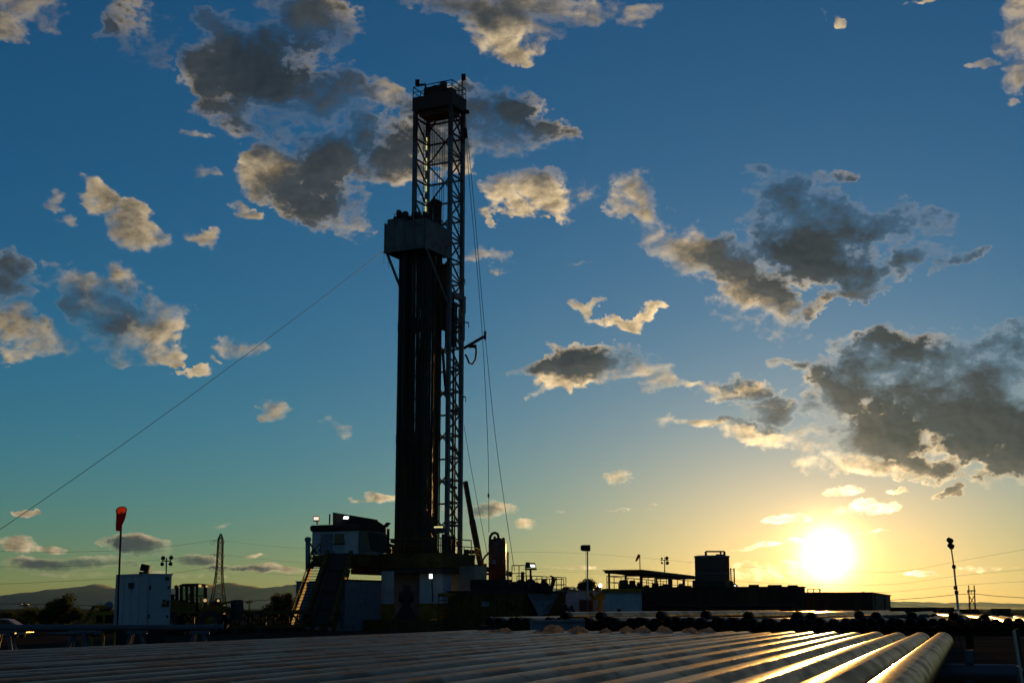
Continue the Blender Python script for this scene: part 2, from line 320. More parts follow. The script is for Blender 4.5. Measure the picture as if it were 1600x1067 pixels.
def special_materials():
    # weathered casing: mill scale, rust streaks along the pipe, chalky bands
    m = bpy.data.materials.new('casing'); m.use_nodes = True; N = Net(m.node_tree)
    b = N.n('BsdfPrincipled'); o = N.n('OutputMaterial'); N.put(o.inputs[0], b.outputs[0])
    tc = N.n('TexCoord').outputs['Object']; oi = N.n('ObjectInfo')
    off = N.n('CombineXYZ'); N.put(off.inputs[1], N.m('MULTIPLY', oi.outputs['Random'], 60.0)); N.put(off.inputs[0], N.m('MULTIPLY', oi.outputs['Random'], 17.0))
    v = N.vm('ADD', tc, off.outputs[0])
    ring = N.noise(N.vm('MULTIPLY', v, (5.0, 2.2, 5.0)), 1.0, 7.0, .65, .3)           # blotches
    scr = N.noise(N.vm('MULTIPLY', v, (15.0, 95.0, 15.0)), 1.0, 3.0, .55)             # marks across the pipe
    fl = N.noise(N.vm('MULTIPLY', v, (45, 9, 45)), 1.0, 6.0, .6)
    steel = N.mix(N.ramp(fl, .35, .7), (.042, .038, .033), (.12, .10, .075))
    rust = N.mix(N.ramp(scr, .4, .65), (.13, .066, .03), (.04, .022, .013))
    k = N.ramp(ring, .46, .60)
    col = N.mix(N.m('MULTIPLY', k, .85), steel, rust)
    mud = N.ramp(N.noise(N.vm('MULTIPLY', v, (9, 1.2, 9)), 1.0, 5.0, .6, .5), .52, .66)
    col = N.mix(N.m('MULTIPLY', mud, .7), col, (.19, .13, .07))
    dashes = N.ramp(scr, .575, .63)
    col = N.mix(N.m('MULTIPLY', N.m('MULTIPLY', dashes, N.ramp(ring, .42, .55)), .9), col, (.012, .009, .007))
    N.put(b.inputs['Base Color'], col); b.inputs['Metallic'].default_value = .6; b.inputs['Specular Tint'].default_value = (.70, .54, .36, 1); b.inputs['Coat Weight'].default_value = .06; b.inputs['Coat Roughness'].default_value = .2
    N.put(b.inputs['Roughness'], N.m('ADD', N.ramp(k, 0, 1, .33, .48, False), N.m('MULTIPLY', mud, .1)))
    bp = N.n('Bump'); bp.inputs['Strength'].default_value = .7; bp.inputs['Distance'].default_value = .003
    N.put(bp.inputs['Height'], N.m('ADD', N.m('MULTIPLY', scr, .9), fl)); N.put(b.inputs['Normal'], bp.outputs[0])
    MATS['casing'] = m
    # bare trodden dirt with gravel
    m = bpy.data.materials.new('dirt'); m.use_nodes = True; N = Net(m.node_tree)
    b = N.n('BsdfPrincipled'); o = N.n('OutputMaterial'); N.put(o.inputs[0], b.outputs[0])
    tc = N.n('TexCoord').outputs['Object']
    a = N.noise(tc, .25, 8.0, .65); c = N.noise(tc, 9.0, 5.0, .6)
    N.put(b.inputs['Base Color'], N.mix(N.ramp(a, .35, .65), (.04, .032, .024), N.mix(N.ramp(c, .4, .65), (.05, .04, .03), (.08, .066, .052))))
    b.inputs['Roughness'].default_value = 1.0; b.inputs['Specular IOR Level'].default_value = 0.0
    bp = N.n('Bump'); bp.inputs['Strength'].default_value = .7; bp.inputs['Distance'].default_value = .05
    N.put(bp.inputs['Height'], N.m('ADD', a, N.m('MULTIPLY', c, .4))); N.put(b.inputs['Normal'], bp.outputs[0])
    MATS['dirt'] = m
    # thin crumpled cloth that lets the low sun through
    m = bpy.data.materials.new('sacking'); m.use_nodes = True; N = Net(m.node_tree)
    d = N.n('BsdfDiffuse'); t = N.n('BsdfTranslucent'); mx = N.n('MixShader'); o = N.n('OutputMaterial')
    tc = N.n('TexCoord').outputs['Object']; cc = N.mix(N.ramp(N.noise(tc, 18.0, 5.0, .6), .35, .65), (.42, .34, .22), (.66, .56, .38))
    N.put(d.inputs[0], cc); N.put(t.inputs[0], cc); mx.inputs[0].default_value = .55
    N.put(mx.inputs[1], d.outputs[0]); N.put(mx.inputs[2], t.outputs[0]); N.put(o.inputs[0], mx.outputs[0])
    MATS['sacking'] = m
    for nm, c in (('windsock', (.40, .045, .018)), ('windsock_inside', (.8, .3, .04))):
        m = MATS[nm]; N = Net(m.node_tree)
        d = N.n('BsdfDiffuse'); t = N.n('BsdfTranslucent'); mx = N.n('MixShader'); o = N.n('OutputMaterial')
        tc = N.n('TexCoord').outputs['Object']; cc = N.vm('SCALE', c, scale=N.ramp(N.noise(tc, 5.0, 3.0), .3, .7, .8, 1.15, False))
        N.put(d.inputs[0], cc); N.put(t.inputs[0], cc); mx.inputs[0].default_value = .4
        N.put(mx.inputs[1], d.outputs[0]); N.put(mx.inputs[2], t.outputs[0]); N.put(o.inputs[0], mx.outputs[0])
    # leaves: light comes through them
    for nm, c in (('foliage', (.05, .07, .02)), ('foliage_dry', (.08, .08, .025))):
        m = MATS[nm]; N = Net(m.node_tree)
        d = N.n('BsdfDiffuse'); t = N.n('BsdfTranslucent'); mx = N.n('MixShader'); o = N.n('OutputMaterial')
        tc = N.n('TexCoord').outputs['Object']; cc = N.vm('SCALE', c, scale=N.ramp(N.noise(tc, 1.3, 3.0), .3, .7, .5, 1.5, False))
        N.put(d.inputs[0], cc); N.put(t.inputs[0], cc); mx.inputs[0].default_value = .45
        N.put(mx.inputs[1], d.outputs[0]); N.put(mx.inputs[2], t.outputs[0]); N.put(o.inputs[0], mx.outputs[0])
    # tinted window glass
    m = bpy.data.materials.new('cab_glass'); m.use_nodes = True; N = Net(m.node_tree)
    t = N.n('BsdfTransparent'); t.inputs[0].default_value = (.80, .90, .86, 1); g = N.n('BsdfGlossy'); g.inputs['Roughness'].default_value = .08
    mx = N.n('MixShader'); mx.inputs[0].default_value = .06; o = N.n('OutputMaterial')
    N.put(mx.inputs[1], t.outputs[0]); N.put(mx.inputs[2], g.outputs[0]); N.put(o.inputs[0], mx.outputs[0])
    MATS['cab_glass'] = m
special_materials()

# ------------------------------------------------------------------ helpers: meshes and objects
COL = sc.collection
ORG = {}                                # world origin of each thing, parts are built in world space around it
class MB:
    """collects faces in world space; build() makes them ONE mesh object"""
    def __init__(s): s.v = []; s.f = []
    def add(s, vs, fs):
        o = len(s.v); s.v += [Vector(p) for p in vs]; s.f += [tuple(i + o for i in f) for f in fs]; return s
    def box8(s, p):                      # 4 bottom corners (counter-clockwise), 4 top
        return s.add(p, [(3, 2, 1, 0), (4, 5, 6, 7), (0, 1, 5, 4), (1, 2, 6, 5), (2, 3, 7, 6), (3, 0, 4, 7)])
    def box(s, c, size, ax=None):
        ex, ey, ez = ax or (Vector((1, 0, 0)), Vector((0, 1, 0)), Vector((0, 0, 1)))
        c = Vector(c); a, b, h = (t / 2 for t in size)
        return s.box8([c + ex * i * a + ey * j * b + ez * k * h for k in (-1, 1) for i, j in ((-1, -1), (1, -1), (1, 1), (-1, 1))])
    def bar(s, p, q, w, h=None, up=None):
        p, q = Vector(p), Vector(q); h = h or w; d = (q - p).normalized()
        up = Vector(up) if up else (Vector((0, 0, 1)) if abs(d.z) < .95 else Vector((0, 1, 0)))
        x = d.cross(up).normalized(); y = x.cross(d)
        return s.box8([e + x * i * w / 2 + y * j * h / 2 for e in (p, q) for i, j in ((-1, -1), (1, -1), (1, 1), (-1, 1))])
    def path(s, pts, r, n=6, cap=True, radii=None):
        pts = [Vector(p) for p in pts]; o = len(s.v); m = len(pts); prev = None
        for i, p in enumerate(pts):
            d = (pts[min(i + 1, m - 1)] - pts[max(i - 1, 0)]).normalized()
            ref = prev if prev is not None and abs(prev.dot(d)) < .9 else (Vector((0, 0, 1)) if abs(d.z) < .9 else Vector((1, 0, 0)))
            y = (ref - d * ref.dot(d)).normalized(); x = d.cross(y); prev = y
            rr = radii[i] if radii else r
            s.v += [p + (x * math.cos(2 * math.pi * k / n) + y * math.sin(2 * math.pi * k / n)) * rr for k in range(n)]
        for i in range(m - 1):
            for k in range(n):
                a, b = o + i * n + k, o + i * n + (k + 1) % n
                s.f.append((a, b, b + n, a + n))
        if cap: s.f.append(tuple(o + k for k in reversed(range(n)))); s.f.append(tuple(o + (m - 1) * n + k for k in range(n)))
        return s
    def tube(s, p, q, r, n=8, r2=None): return s.path([p, q], r, n, True, [r, r if r2 is None else r2])
    def hollow(s, p, q, r, ri, n=24):
        p, q = Vector(p), Vector(q); d = (q - p).normalized(); up = Vector((0, 0, 1)); x = d.cross(up).normalized(); y = x.cross(d); o = len(s.v)
        for e, rad in ((p, r), (q, r), (q, r), (q, ri), (q, ri), (p, ri), (p, ri), (p, r)):      # walls and rims keep their own corners
            s.v += [e + (x * math.cos(2 * math.pi * k / n) + y * math.sin(2 * math.pi * k / n)) * rad for k in range(n)]
        for i in (0, 2, 4, 6):
            for k in range(n):
                k2 = (k + 1) % n; j = i + 1
                s.f.append((o + i * n + k2, o + i * n + k, o + j * n + k, o + j * n + k2))
        return s
    def lathe(s, prof, c, axis=(0, 0, 1), n=20):
        c = Vector(c); ax = Vector(axis).normalized(); t = Vector((1, 0, 0)) if abs(ax.x) < .9 else Vector((0, 1, 0))
        x = (t - ax * t.dot(ax)).normalized(); y = ax.cross(x); o = len(s.v)
        for r, h in prof: s.v += [c + ax * h + (x * math.cos(2 * math.pi * k / n) + y * math.sin(2 * math.pi * k / n)) * max(r, 1e-4) for k in range(n)]
        for i in range(len(prof) - 1):
            for k in range(n):
                a, b = o + i * n + k, o + i * n + (k + 1) % n
                s.f.append((a, b, b + n, a + n))
        s.f.append(tuple(o + k for k in reversed(range(n)))); s.f.append(tuple(o + (len(prof) - 1) * n + k for k in range(n)))
        return s
    def prism(s, poly, depth):           # poly: world points of the near face, pushed along depth
        n = len(poly); d = Vector(depth)
        return s.add([Vector(p) for p in poly] + [Vector(p) + d for p in poly], [tuple(range(n)), tuple(reversed(range(n, 2 * n)))] + [((i + 1) % n, i, i + n, (i + 1) % n + n) for i in range(n)])
    def build(s, name, mat, parent=None, smooth=False, origin=None):
        org = Vector(origin) if origin is not None else (ORG[parent.name] if parent else Vector((0, 0, 0)))
        me = bpy.data.meshes.new(name); me.from_pydata([tuple(p - org) for p in s.v], [], s.f)
        bm = bmesh.new(); bm.from_mesh(me); bmesh.ops.recalc_face_normals(bm, faces=bm.faces); bm.to_mesh(me); bm.free()
        me.materials.append(MATS[mat])
        if smooth:
            me.polygons.foreach_set('use_smooth', [len(p.vertices) == 4 for p in me.polygons])
        o = bpy.data.objects.new(name, me); COL.objects.link(o)
        if parent: o.parent = parent
        else: o.location = org
        ORG[o.name] = org
        return o
def tag(o, label, cat, group=None, kind=None):
    o['label'] = label; o['category'] = cat
    if group: o['group'] = group
    if kind: o['kind'] = kind
    return o
def thing(name, label, cat, loc, group=None):
    o = bpy.data.objects.new(name, None); COL.objects.link(o); o.location = loc; o.empty_display_size = .3
    ORG[o.name] = Vector(loc)
    return tag(o, label, cat, group)
def struct(o): o['kind'] = 'structure'; return o
def copy_tree(root, loc, rotz=0.0, label=None):
    def cp(o, par):
        c = o.copy(); COL.objects.link(c); c.parent = par
        for ch in o.children: cp(ch, c)
        return c
    r = cp(root, None); r.location = loc; r.rotation_euler = (0, 0, rotz)
    if label: r['label'] = label
    return r
rnd = random.Random(7)
Z = Vector((0, 0, 1))
def bearing(x): d = pix_dir(x, 950.6); return Vector((d.x, d.y, 0)).normalized()
def perp(v): return Vector((-v.y, v.x, 0))           # a quarter turn to the left
def proj_x(P):
    """photograph column of a world point"""
    d = P - Vector((0, 0, EYE)); zc = d.y * math.cos(PITCH) + d.z * math.sin(PITCH)
    return 800 + F_PX * d.x / zc
def reach(P, e, x):
    """how far to go from P along e until the column x is reached"""
    a, b = 0.0, 1.0
    fa = proj_x(P) - x; t = 1.0
    for _ in range(40):
        f = proj_x(P + e * t) - x; dfd = (proj_x(P + e * (t + .01)) - proj_x(P + e * t)) / .01
        t -= f / dfd
    return t
def cbox(xc, yt, yb, Y, xl, xr, e1, e2, zb=None, mb=None):
    """upright block whose near edge is seen at column xc; its sides run along e1 to xl and along e2 to xr"""
    T = at(xc, yt, Y); B = at(xc, yb, Y); base = B.z if zb is None else zb
    l1 = reach(T, e1, xl); l2 = reach(T, e2, xr); q = Vector((T.x, T.y, base))
    mb = mb or MB()
    pts = [q, q + e2 * l2, q + e2 * l2 + e1 * l1, q + e1 * l1]
    return mb.box8(pts + [p + Z * (T.z - base) for p in pts]), (q, l1, l2, T.z)
def pbox(x0, x1, y0, y1, Y, depth, mb=None):
    """block whose face towards us fills the given pixels at distance Y"""
    a, b, c, d = at(x0, y1, Y), at(x1, y1, Y), at(x1, y0, Y), at(x0, y0, Y)
    return (mb or MB()).prism([a, b, c, d], (0, depth, 0))
def rail(mb, pts, h=1.1, posts=1.6, r=.035, mid=True):
    """handrail along the given foot points"""
    for p, q in zip(pts[:-1], pts[1:]):
        p, q = Vector(p), Vector(q); n = max(1, round((q - p).length / posts))
        for k in range(n + 1):
            f = p.lerp(q, k / n); mb.bar(f, f + Z * h, r * 2)
        mb.bar(p + Z * h, q + Z * h, r * 2)
        if mid: mb.bar(p + Z * h * .5, q + Z * h * .5, r * 1.6)
    return mb

# ------------------------------------------------------------------ land
def smooth(a, b, x): t = min(1, max(0, (x - a) / (b - a))); return t * t * (3 - 2 * t)
def ground_z(x, y): return -.75 * smooth(-22, -34, x) * smooth(55, 80, y) * (1 - smooth(190, 260, y))
def ground():
    xs = sorted({*range(-60, 61, 4), *(s * v for s in (1, -1) for v in (75, 95, 130, 180, 260, 400, 700, 1300, 2600, 5000, 9800))})
    ys = sorted({-150, -60, *range(-20, 161, 5), 180, 200, 230, 260, 320, 420, 600, 900, 1500, 2600, 5000, 9800})
    r = random.Random(3); n = len(xs)
    vs = [(x, y, ground_z(x, y) + (r.uniform(-.03, .03) if abs(x) < 61 and y < 161 else 0)) for y in ys for x in xs]
    fs = [(j * n + i, j * n + i + 1, (j + 1) * n + i + 1, (j + 1) * n + i) for j in range(len(ys) - 1) for i in range(n - 1)]
    struct(MB().add(vs, fs).build('ground', 'dirt', smooth=True))
ground()
def mountains():
    ridge = [(-400, 940), (-200, 936), (0, 932), (40, 924), (90, 918), (130, 914), (155, 910.5), (178, 917), (240, 921), (300, 914), (330, 915), (350, 908), (366, 908), (385, 913), (412, 917), (440, 914), (462, 911),
             (500, 918), (600, 926), (760, 926), (850, 922), (895, 913), (925, 922), (1000, 931), (1150, 932), (1250, 930), (1350, 938), (1600, 943), (2000, 945), (2400, 946)]
    from mathutils import noise as mn
    Y0 = 8800.0; rows = 14; cols = 420; vs = []; fs = []
    def h(x):
        for (a, ya), (b, yb) in zip(ridge[:-1], ridge[1:]):
            if a <= x <= b: return ya + (yb - ya) * (x - a) / (b - a)
    for i in range(cols + 1):
        x = -400 + 2800 * i / cols; y = h(x) + mn.fractal(Vector((x * .07, 3.1, 0)), .8, 2.1, 6) * 3.0
        top = at(x, y, Y0)
        for j in range(rows + 1):
            t = j / rows                                     # 0 at the foot towards us, 1 behind the crest
            k = t / .7 if t < .7 else 1 - (t - .7) / .3 * .6
            sp = mn.fractal(Vector((x * .04, t * 3, 7.7)), .9, 2.1, 5)
            vs.append((top.x + sp * 60 * (1 - k), Y0 - 2200 * (.7 - t) + sp * 90 * (1 - k), -1.5 + (top.z + 1.5) * k ** 1.25 * (1 + .35 * sp * (1 - k))))
    for i in range(cols):
        for j in range(rows):
            a = i * (rows + 1) + j; fs.append((a, a + rows + 1, a + rows + 2, a + 1))
    struct(MB().add(vs, fs).build('mountains', 'mountain', smooth=True))
mountains()
def haze():
    m = bpy.data.materials.new('haze_air'); m.use_nodes = True; N = Net(m.node_tree)
    v = N.n('VolumePrincipled'); o = N.n('OutputMaterial'); N.put(o.inputs['Volume'], v.outputs[0])
    v.inputs['Color'].default_value = (.34, .66, 1.0, 1); v.inputs['Density'].default_value = HAZE_DENSITY; v.inputs['Anisotropy'].default_value = .66
    MATS['haze_air'] = m
    o = MB().box((0, 4950, 108.5), (21000, 10400, 223)).build('haze', 'haze_air'); o['kind'] = 'stuff'; o['label'] = 'thin golden evening haze over the whole drilling yard'
HAZE_DENSITY = 8e-6
haze()

# ------------------------------------------------------------------ the drilling rig
E2 = bearing(1900); E1 = perp(E2)                 # the rig stands turned against the view
N0 = at(698, 868, 120.0); N0 = Vector((N0.x, N0.y, 0))
def RP(a, b, z): return N0 + E1 * a + E2 * b + Z * z
def RZ(y, Y=120.0): return at(704, y, Y).z
AX = (E1, E2, Z)
MA, MBW = 3.8, 2.35                             # mast width and depth
FLOOR = RZ(868)
def mast():
    t = thing('drilling_mast', 'tall lattice drilling mast with square crown and lit ladder lamps', 'drilling mast', RP(MA / 2, MBW / 2, FLOOR))
    zt, zb = RZ(160), FLOOR - .6
    zs = RZ(213)                                    # the uppermost stretch of the legs is painted dark red
    for a in (0, MA):
        for b in (0, MBW):
            MB().box(RP(a, b, (zs + zb) / 2), (.34, .34, zs - zb), AX).build('leg', 'mast_steel', t)
            MB().box(RP(a, b, (zs + zt) / 2), (.346, .346, zt - zs), AX).build('leg', 'crown_red', t)
    bay = 2.0; z = zt - .9; k = 0
    while z > FLOOR + 1.0:
        mt = 'crown_red' if z > zs else 'mast_steel'
        MB().bar(RP(.17, MBW, z), RP(MA - .17, MBW, z), .13, .16).build('girt', mt, t)
        zn = z - bay
        for a in (0, MA):
            MB().bar(RP(a, .17, z), RP(a, MBW - .17, z), .12, .16).build('girt', mt, t)
            if zn > FLOOR: MB().bar(RP(a, .15, z - .1), RP(a, MBW - .15, zn + .1), .12, .13).build('brace', mt, t)
        if k % 2 == 0 and z - 2 * bay > FLOOR:
            MB().bar(RP(.15, MBW - .02, z - .12), RP(MA - .15, MBW - .02, z - 2 * bay + .12), .11, .12).build('brace', mt, t)
            MB().bar(RP(MA - .15, MBW + .1, z - .12), RP(.15, MBW + .1, z - 2 * bay + .12), .11, .12).build('brace', mt, t)
        z = zn; k += 1
    # knee braces under the crown
    for a, s in ((.17, 1), (MA - .17, -1)):
        MB().bar(RP(a, MBW, zt - 1.5), RP(a + s * 1.1, MBW, zt + .1), .13).build('brace', 'crown_red', t)
    # ladder up the back corner
    lad = MB()
    for o in (-.2, .2): lad.bar(RP(MA - .1, MBW - .75 + o, FLOOR), RP(MA - .1, MBW - .75 + o, zt), .05)
    zz = FLOOR + .3
    while zz < zt: lad.bar(RP(MA - .1, MBW - .95, zz), RP(MA - .1, MBW - .55, zz), .035); zz += .33
    lad.build('ladder', 'dark_steel', t)
    lad = MB()
    for o in (-.18, .18): lad.bar(RP(.05, MBW - .5 + o, RZ(420)), RP(.05, MBW - .5 + o, zt), .05)
    zz = RZ(420)
    while zz < zt: lad.bar(RP(.05, MBW - .68, zz), RP(.05, MBW - .32, zz), .035); zz += .33
    lad.build('ladder', 'dark_steel', t)
    # lamps along the back leg
    for y0, y1 in ((195, 214), (228, 247), (262, 281), (294, 313), (330, 336)):
        MB().box(RP(MA + .03, MBW - .26, (RZ(y0) + RZ(y1)) / 2), (.12, .12, RZ(y0) - RZ(y1)), AX).build('lamp_tube', 'lamp_tube', t)
    MB().bar(RP(.3, -.28, RZ(823)), RP(1.25, -.28, RZ(823)), .16, .12).build('lamp_tube', 'lamp_tube', t)
    MB().bar(RP(.1, -.2, RZ(829)), RP(1.7, -.2, RZ(829)), .3, .42).build('lamp_beam', 'mast_steel', t)
    # crown
    c = MB().box(RP(MA / 2, MBW / 2, (RZ(143) + RZ(164)) / 2), (MA + .5, MBW + .4, RZ(143) - RZ(164)), AX)
    c.box(RP(MA / 2, MBW / 2, RZ(166)), (MA - .5, MBW - .5, .7), AX)
    crown = c.build('crown', 'crown_red', t)
    z0 = RZ(143); cs = [RP(-.2, -.15, z0), RP(MA + .2, -.15, z0), RP(MA + .2, MBW + .15, z0), RP(-.2, MBW + .15, z0)]
    rail(MB(), cs + cs[:1], 1.05, 1.3, .032).build('handrail', 'black_iron', crown)
    for b in (.55, 1.05, 1.55):
        MB().lathe([(.3, -.09), (.62, -.07), (.55, 0), (.62, .07), (.3, .09)], RP(2.05, b, z0 + .55), E2, 18).build('sheave', 'black_iron', crown)
    MB().box(RP(2.05, 1.0, z0 + .5), (2.0, 1.6, .9), AX).box(RP(1.15, .6, z0 + .7), (.5, .5, 1.3), AX).box(RP(.65, 1.1, z0 + .35), (.7, .9, .7), AX).build('crown_block', 'crown_red', crown)
    lp = RP(.02, MBW - .15, z0)
    MB().bar(lp, lp + Z * 2.2, .10).build('lamp_post', 'black_iron', crown)
    MB().box(lp + Z * 2.15 + Vector((.12, -.1, 0)), (.42, .4, .52)).bar(lp + Z * 1.9, lp + Z * 1.75 + Vector((.2, 0, 0)), .06).build('lamp_head', 'black_iron', crown)
    lp = RP(MA - 1.1, -.15, z0)
    MB().bar(lp, lp + Z * 1.25, .1).bar(lp + Z * 1.1, lp + Z * 1.1 + Vector((-.5, 0, 0)), .12).build('lamp_post', 'black_iron', crown)
    MB().box(lp + Vector((-.72, 0, 1.28)), (.42, .4, .5)).build('lamp_head', 'black_iron', crown)
    MB().box(RP(-.28, MBW + .1, RZ(163)), (.5, .35, .3), AX).build('bracket', 'black_iron', crown)
    # drilling lines between crown and travelling block
    for i in range(6):
        a = 1.15 + .28 * i + (.12 if i > 2 else 0)
        MB().tube(RP(a, 1.0 + .1 * (i % 2), RZ(166)), RP(a * .5 + .8, 1.0, RZ(420)), .026, 5).build('drilling_line', 'cable', t)
    # travelling block and top drive hanging low behind the racking board
    MB().box(RP(.95, 1.0, RZ(430)), (.9, .8, 2.6), AX).box(RP(.95, 1.0, RZ(463)), (1.3, 1.0, 1.2), AX).build('travelling_block', 'ochre_paint', t)
    MB().box(RP(.55, 1.1, RZ(490)), (1.1, .9, 2.6), AX).box(RP(.35, 1.0, RZ(520)), (.8, .8, 2.2), AX).tube(RP(.6, 1.0, RZ(535)), RP(.6, 1.0, RZ(600)), .12, 10).build('top_drive', 'dark_steel', t)
    MB().box(RP(-.05, MBW + .1, RZ(468)), (.4, .5, 1.6), AX).box(RP(.02, MBW + .05, RZ(500)), (.5, .4, 3.0), AX).box(RP(-.0, MBW * .6, RZ(458)), (.42, 1.7, .5), AX).build('splice_plate', 'mast_steel', t)
    # standpipe and hoses on the near leg
    MB().tube(RP(-.1, .75, FLOOR), RP(-.1, .75, RZ(470)), .10, 8).tube(RP(-.05, 1.25, FLOOR), RP(-.05, 1.25, RZ(560)), .07, 8).build('standpipe', 'dark_steel', t, True)
    MB().tube(RP(.75, -.1, FLOOR), RP(.75, -.1, RZ(395)), .07, 8).build('standpipe', 'dark_steel', t, True)
    hose = [RP(.6 - .4 * math.sin(math.pi * k / 16), -.1 + .2 * (k / 16), RZ(545) + (RZ(620) - RZ(545)) * (4 * (k / 16) * (1 - k / 16))) for k in range(17)]
    MB().path(hose, .09, 8).build('rotary_hose', 'rubber', t, True)
    for y in (640, 700, 760, 815): MB().box(RP(-.08, .95, RZ(y)), (.25, .9, .22), AX).build('clamp', 'dark_steel', t)
    # boom with a hanging hose on the back leg
    p = at(725, 544, 122); q = at(756, 526, 121)
    MB().bar(p, q, .16, .22).box(at(758, 524, 121), (.22, .2, .75)).build('boom_arm', 'black_iron', t)
    MB().box(at(738.5, 541, 121.6), (.7, .3, .28)).build('boom_trolley', 'black_iron', t)
    pts = [at(743.5, 541, 121.5), at(744, 552, 121.5), at(742.5, 562, 121.6), at(738, 569, 121.7), at(733, 567, 121.8), at(730, 559, 121.9), at(727, 554, 122)]
    MB().path(pts, .09, 7).build('hose', 'rubber', t, True)
    for y, w in ((504, 14), (620, 6), (437, 4)):
        MB().bar(at(721, y, 122), at(721 + w * .6 + 3, y, 122), .1).bar(at(721 + w * .6 + 3, y, 122), at(721 + w * .6 + 3, y + 8, 122), .07).build('bracket', 'black_iron', t)
    # back strut down to the floor
    MB().bar(at(727, 752, 122.3), at(738, 815, 123.5), .34, .34).bar(at(737.5, 812, 123.4), at(751, 882, 125), .42, .4).build('back_strut', 'dark_steel', t)
mast()
def racking_board():
    t = thing('racking_board', 'grey enclosed racking platform hung on the front of the mast', 'platform', RP(2.1, -2.4, RZ(388, 116)))
    b0 = -4.6; a1 = 4.0; yt, yb = RZ(341.5, 116), RZ(384, 116)
    h = yt - yb; zc = (yt + yb) / 2
    # wind walls in panels of sheet
    for i in range(4):
        w = a1 / 4; MB().box(RP(w * (i + .5), b0, zc), (w - .03, .08, h - .05 * (i % 2)), AX).build('wall_panel', 'board_grey', t)
        MB().box(RP(a1 + .02 - .0, b0 + 4.5 * (i + .5) / 4, zc), (.08, 4.5 / 4 - .03, h), AX).build('wall_panel', 'board_grey', t)
        MB().box(RP(-.12, b0 + 4.5 * (i + .5) / 4, zc), (.08, 4.5 / 4 - .03, h), AX).build('wall_panel', 'board_grey', t)
    for i in range(5): MB().box(RP(a1 / 4 * i, b0 - .07, zc), (.09, .08, h + .06), AX).build('wall_post', 'board_grey', t)
    fl = MB().box(RP(a1 / 2, b0 + .7, yb - .02), (a1 + .1, 1.5, .12), AX).box(RP(a1 - .4, b0 + 2.3, yb - .02), (.9, 4.4, .12), AX).box(RP(.2, b0 + 2.3, yb - .02), (.6, 4.4, .12), AX)
    fl.build('deck', 'dark_steel', t)
    for i in range(9): MB().box(RP(.6 + .32 * i, b0 + 2.9, yb + .1), (.09, 2.9, .12), AX).build('finger', 'dark_steel', t)
    MB().box(RP(a1 / 2, b0 - .02, yb - .12), (a1 + .25, .2, .2), AX).box(RP(-.12, b0 + 2.3, yb - .12), (.2, 4.6, .2), AX).box(RP(a1, b0 + 2.3, yb - .12), (.2, 4.6, .2), AX).build('edge_beam', 'board_grey', t)
    MB().bar(RP(-.12, b0 + .1, yb - .1), RP(-.05, -.2, yb - 4.6), .17).build('strut', 'mast_steel', t)
    MB().bar(RP(a1 - .1, b0 + .1, yb - .1), RP(a1 - .7, b0 + 2.0, yb - 3.6), .17).build('strut', 'mast_steel', t)
    MB().bar(RP(a1 + .05, b0, yb), RP(a1 + .1, b0, yb - 1.3), .03).bar(RP(a1 - .2, b0, yb), RP(a1 - .5, b0, yb - 1.7), .03).build('rope_end', 'cable', t)
    rail(MB(), [RP(a1 - .9, b0 + .1, yt), RP(2.2, b0 + .1, yt)], .8, 1.0, .03).build('handrail', 'black_iron', t)
    for i, (a, hh) in enumerate(((3.5, .9), (3.2, 1.55), (2.7, 1.0), (2.45, 1.3))):
        MB().box(RP(a, b0 + .9, yt + hh * .4), (.28, .3, hh), AX).build('winch', 'dark_steel', t)
    MB().box(RP(3.1, b0 + .8, yt + .15), (1.7, 1.1, .6), AX).build('winch_bench', 'board_grey', t)
racking_board()
def stands():
    """drill pipe stood on end in the derrick: tool joints every nine metres"""
    r0, rj = .082, .105; z0 = FLOOR + .02
    def mesh(L, name):
        prof = []; z = 0.0
        prof += [(r0, 0), (rj, .05), (rj, .5), (r0, .62)]
        for j in (L / 3, 2 * L / 3): prof += [(r0, j - .5), (rj, j - .38), (rj, j + .38), (r0, j + .5)]
        prof += [(r0, L - .62), (rj, L - .5), (rj, L)]
        mb = MB().lathe(prof, (0, 0, 0), (0, 0, 1), 9); o = mb.build(name, 'drill_pipe', None, True); return o
    src = None; spots = []
    for i in range(8):
        for j in range(9):
            if j < 2 or i < 2: spots.append((.6 + .21 * i, -3.25 + .235 * j))
    for i in range(4):
        for j in range(5): spots.append((2.36 + .2 * i, -3.75 + .22 * j))
    L = RZ(330, 117) - z0
    for k, (a, b) in enumerate(spots):
        p = RP(a, b, z0); dz = rnd.uniform(-.5, .35)
        if k == 0: o = src = mesh(L, 'drill_pipe_stand')
        else: o = src.copy(); COL.objects.link(o)
        o.location = p + Z * 0; o.scale = (1, 1, 1 + dz / L)
        top = RP(a * .98 + .02 + rnd.uniform(-.04, .04), b + .18 + rnd.uniform(-.04, .04), z0 + L); d = top - p
        o.rotation_euler = (math.atan2(-d.y, d.z), math.atan2(d.x, d.z), rnd.uniform(0, 6))
        big = k < len(spots) - 20
        tag(o, 'dark drill pipe stand racked upright in the wide bundle beside the mast' if big else 'dark drill pipe stand in the narrow bundle at the outer corner of the setback', 'drill pipe',
            'drill pipe stands in the wide bundle' if big else 'drill pipe stands in the narrow bundle')
    # longer stands standing on the far side, their tops above the racking board
    for k, (x, y) in enumerate([(671, 316), (674.5, 312), (678, 308.5), (681.5, 311), (684.5, 312), (688, 314), (672.5, 318), (680, 316), (686, 319)]):
        P = at(x, y, 122.5); o = src.copy(); COL.objects.link(o); o.location = (P.x, P.y, z0); o.scale = (1.25, 1.25, (P.z - z0) / L)
        tag(o, 'drill collar stand whose top rises above the racking board', 'drill pipe', 'tall stands rising above the racking board')
stands()
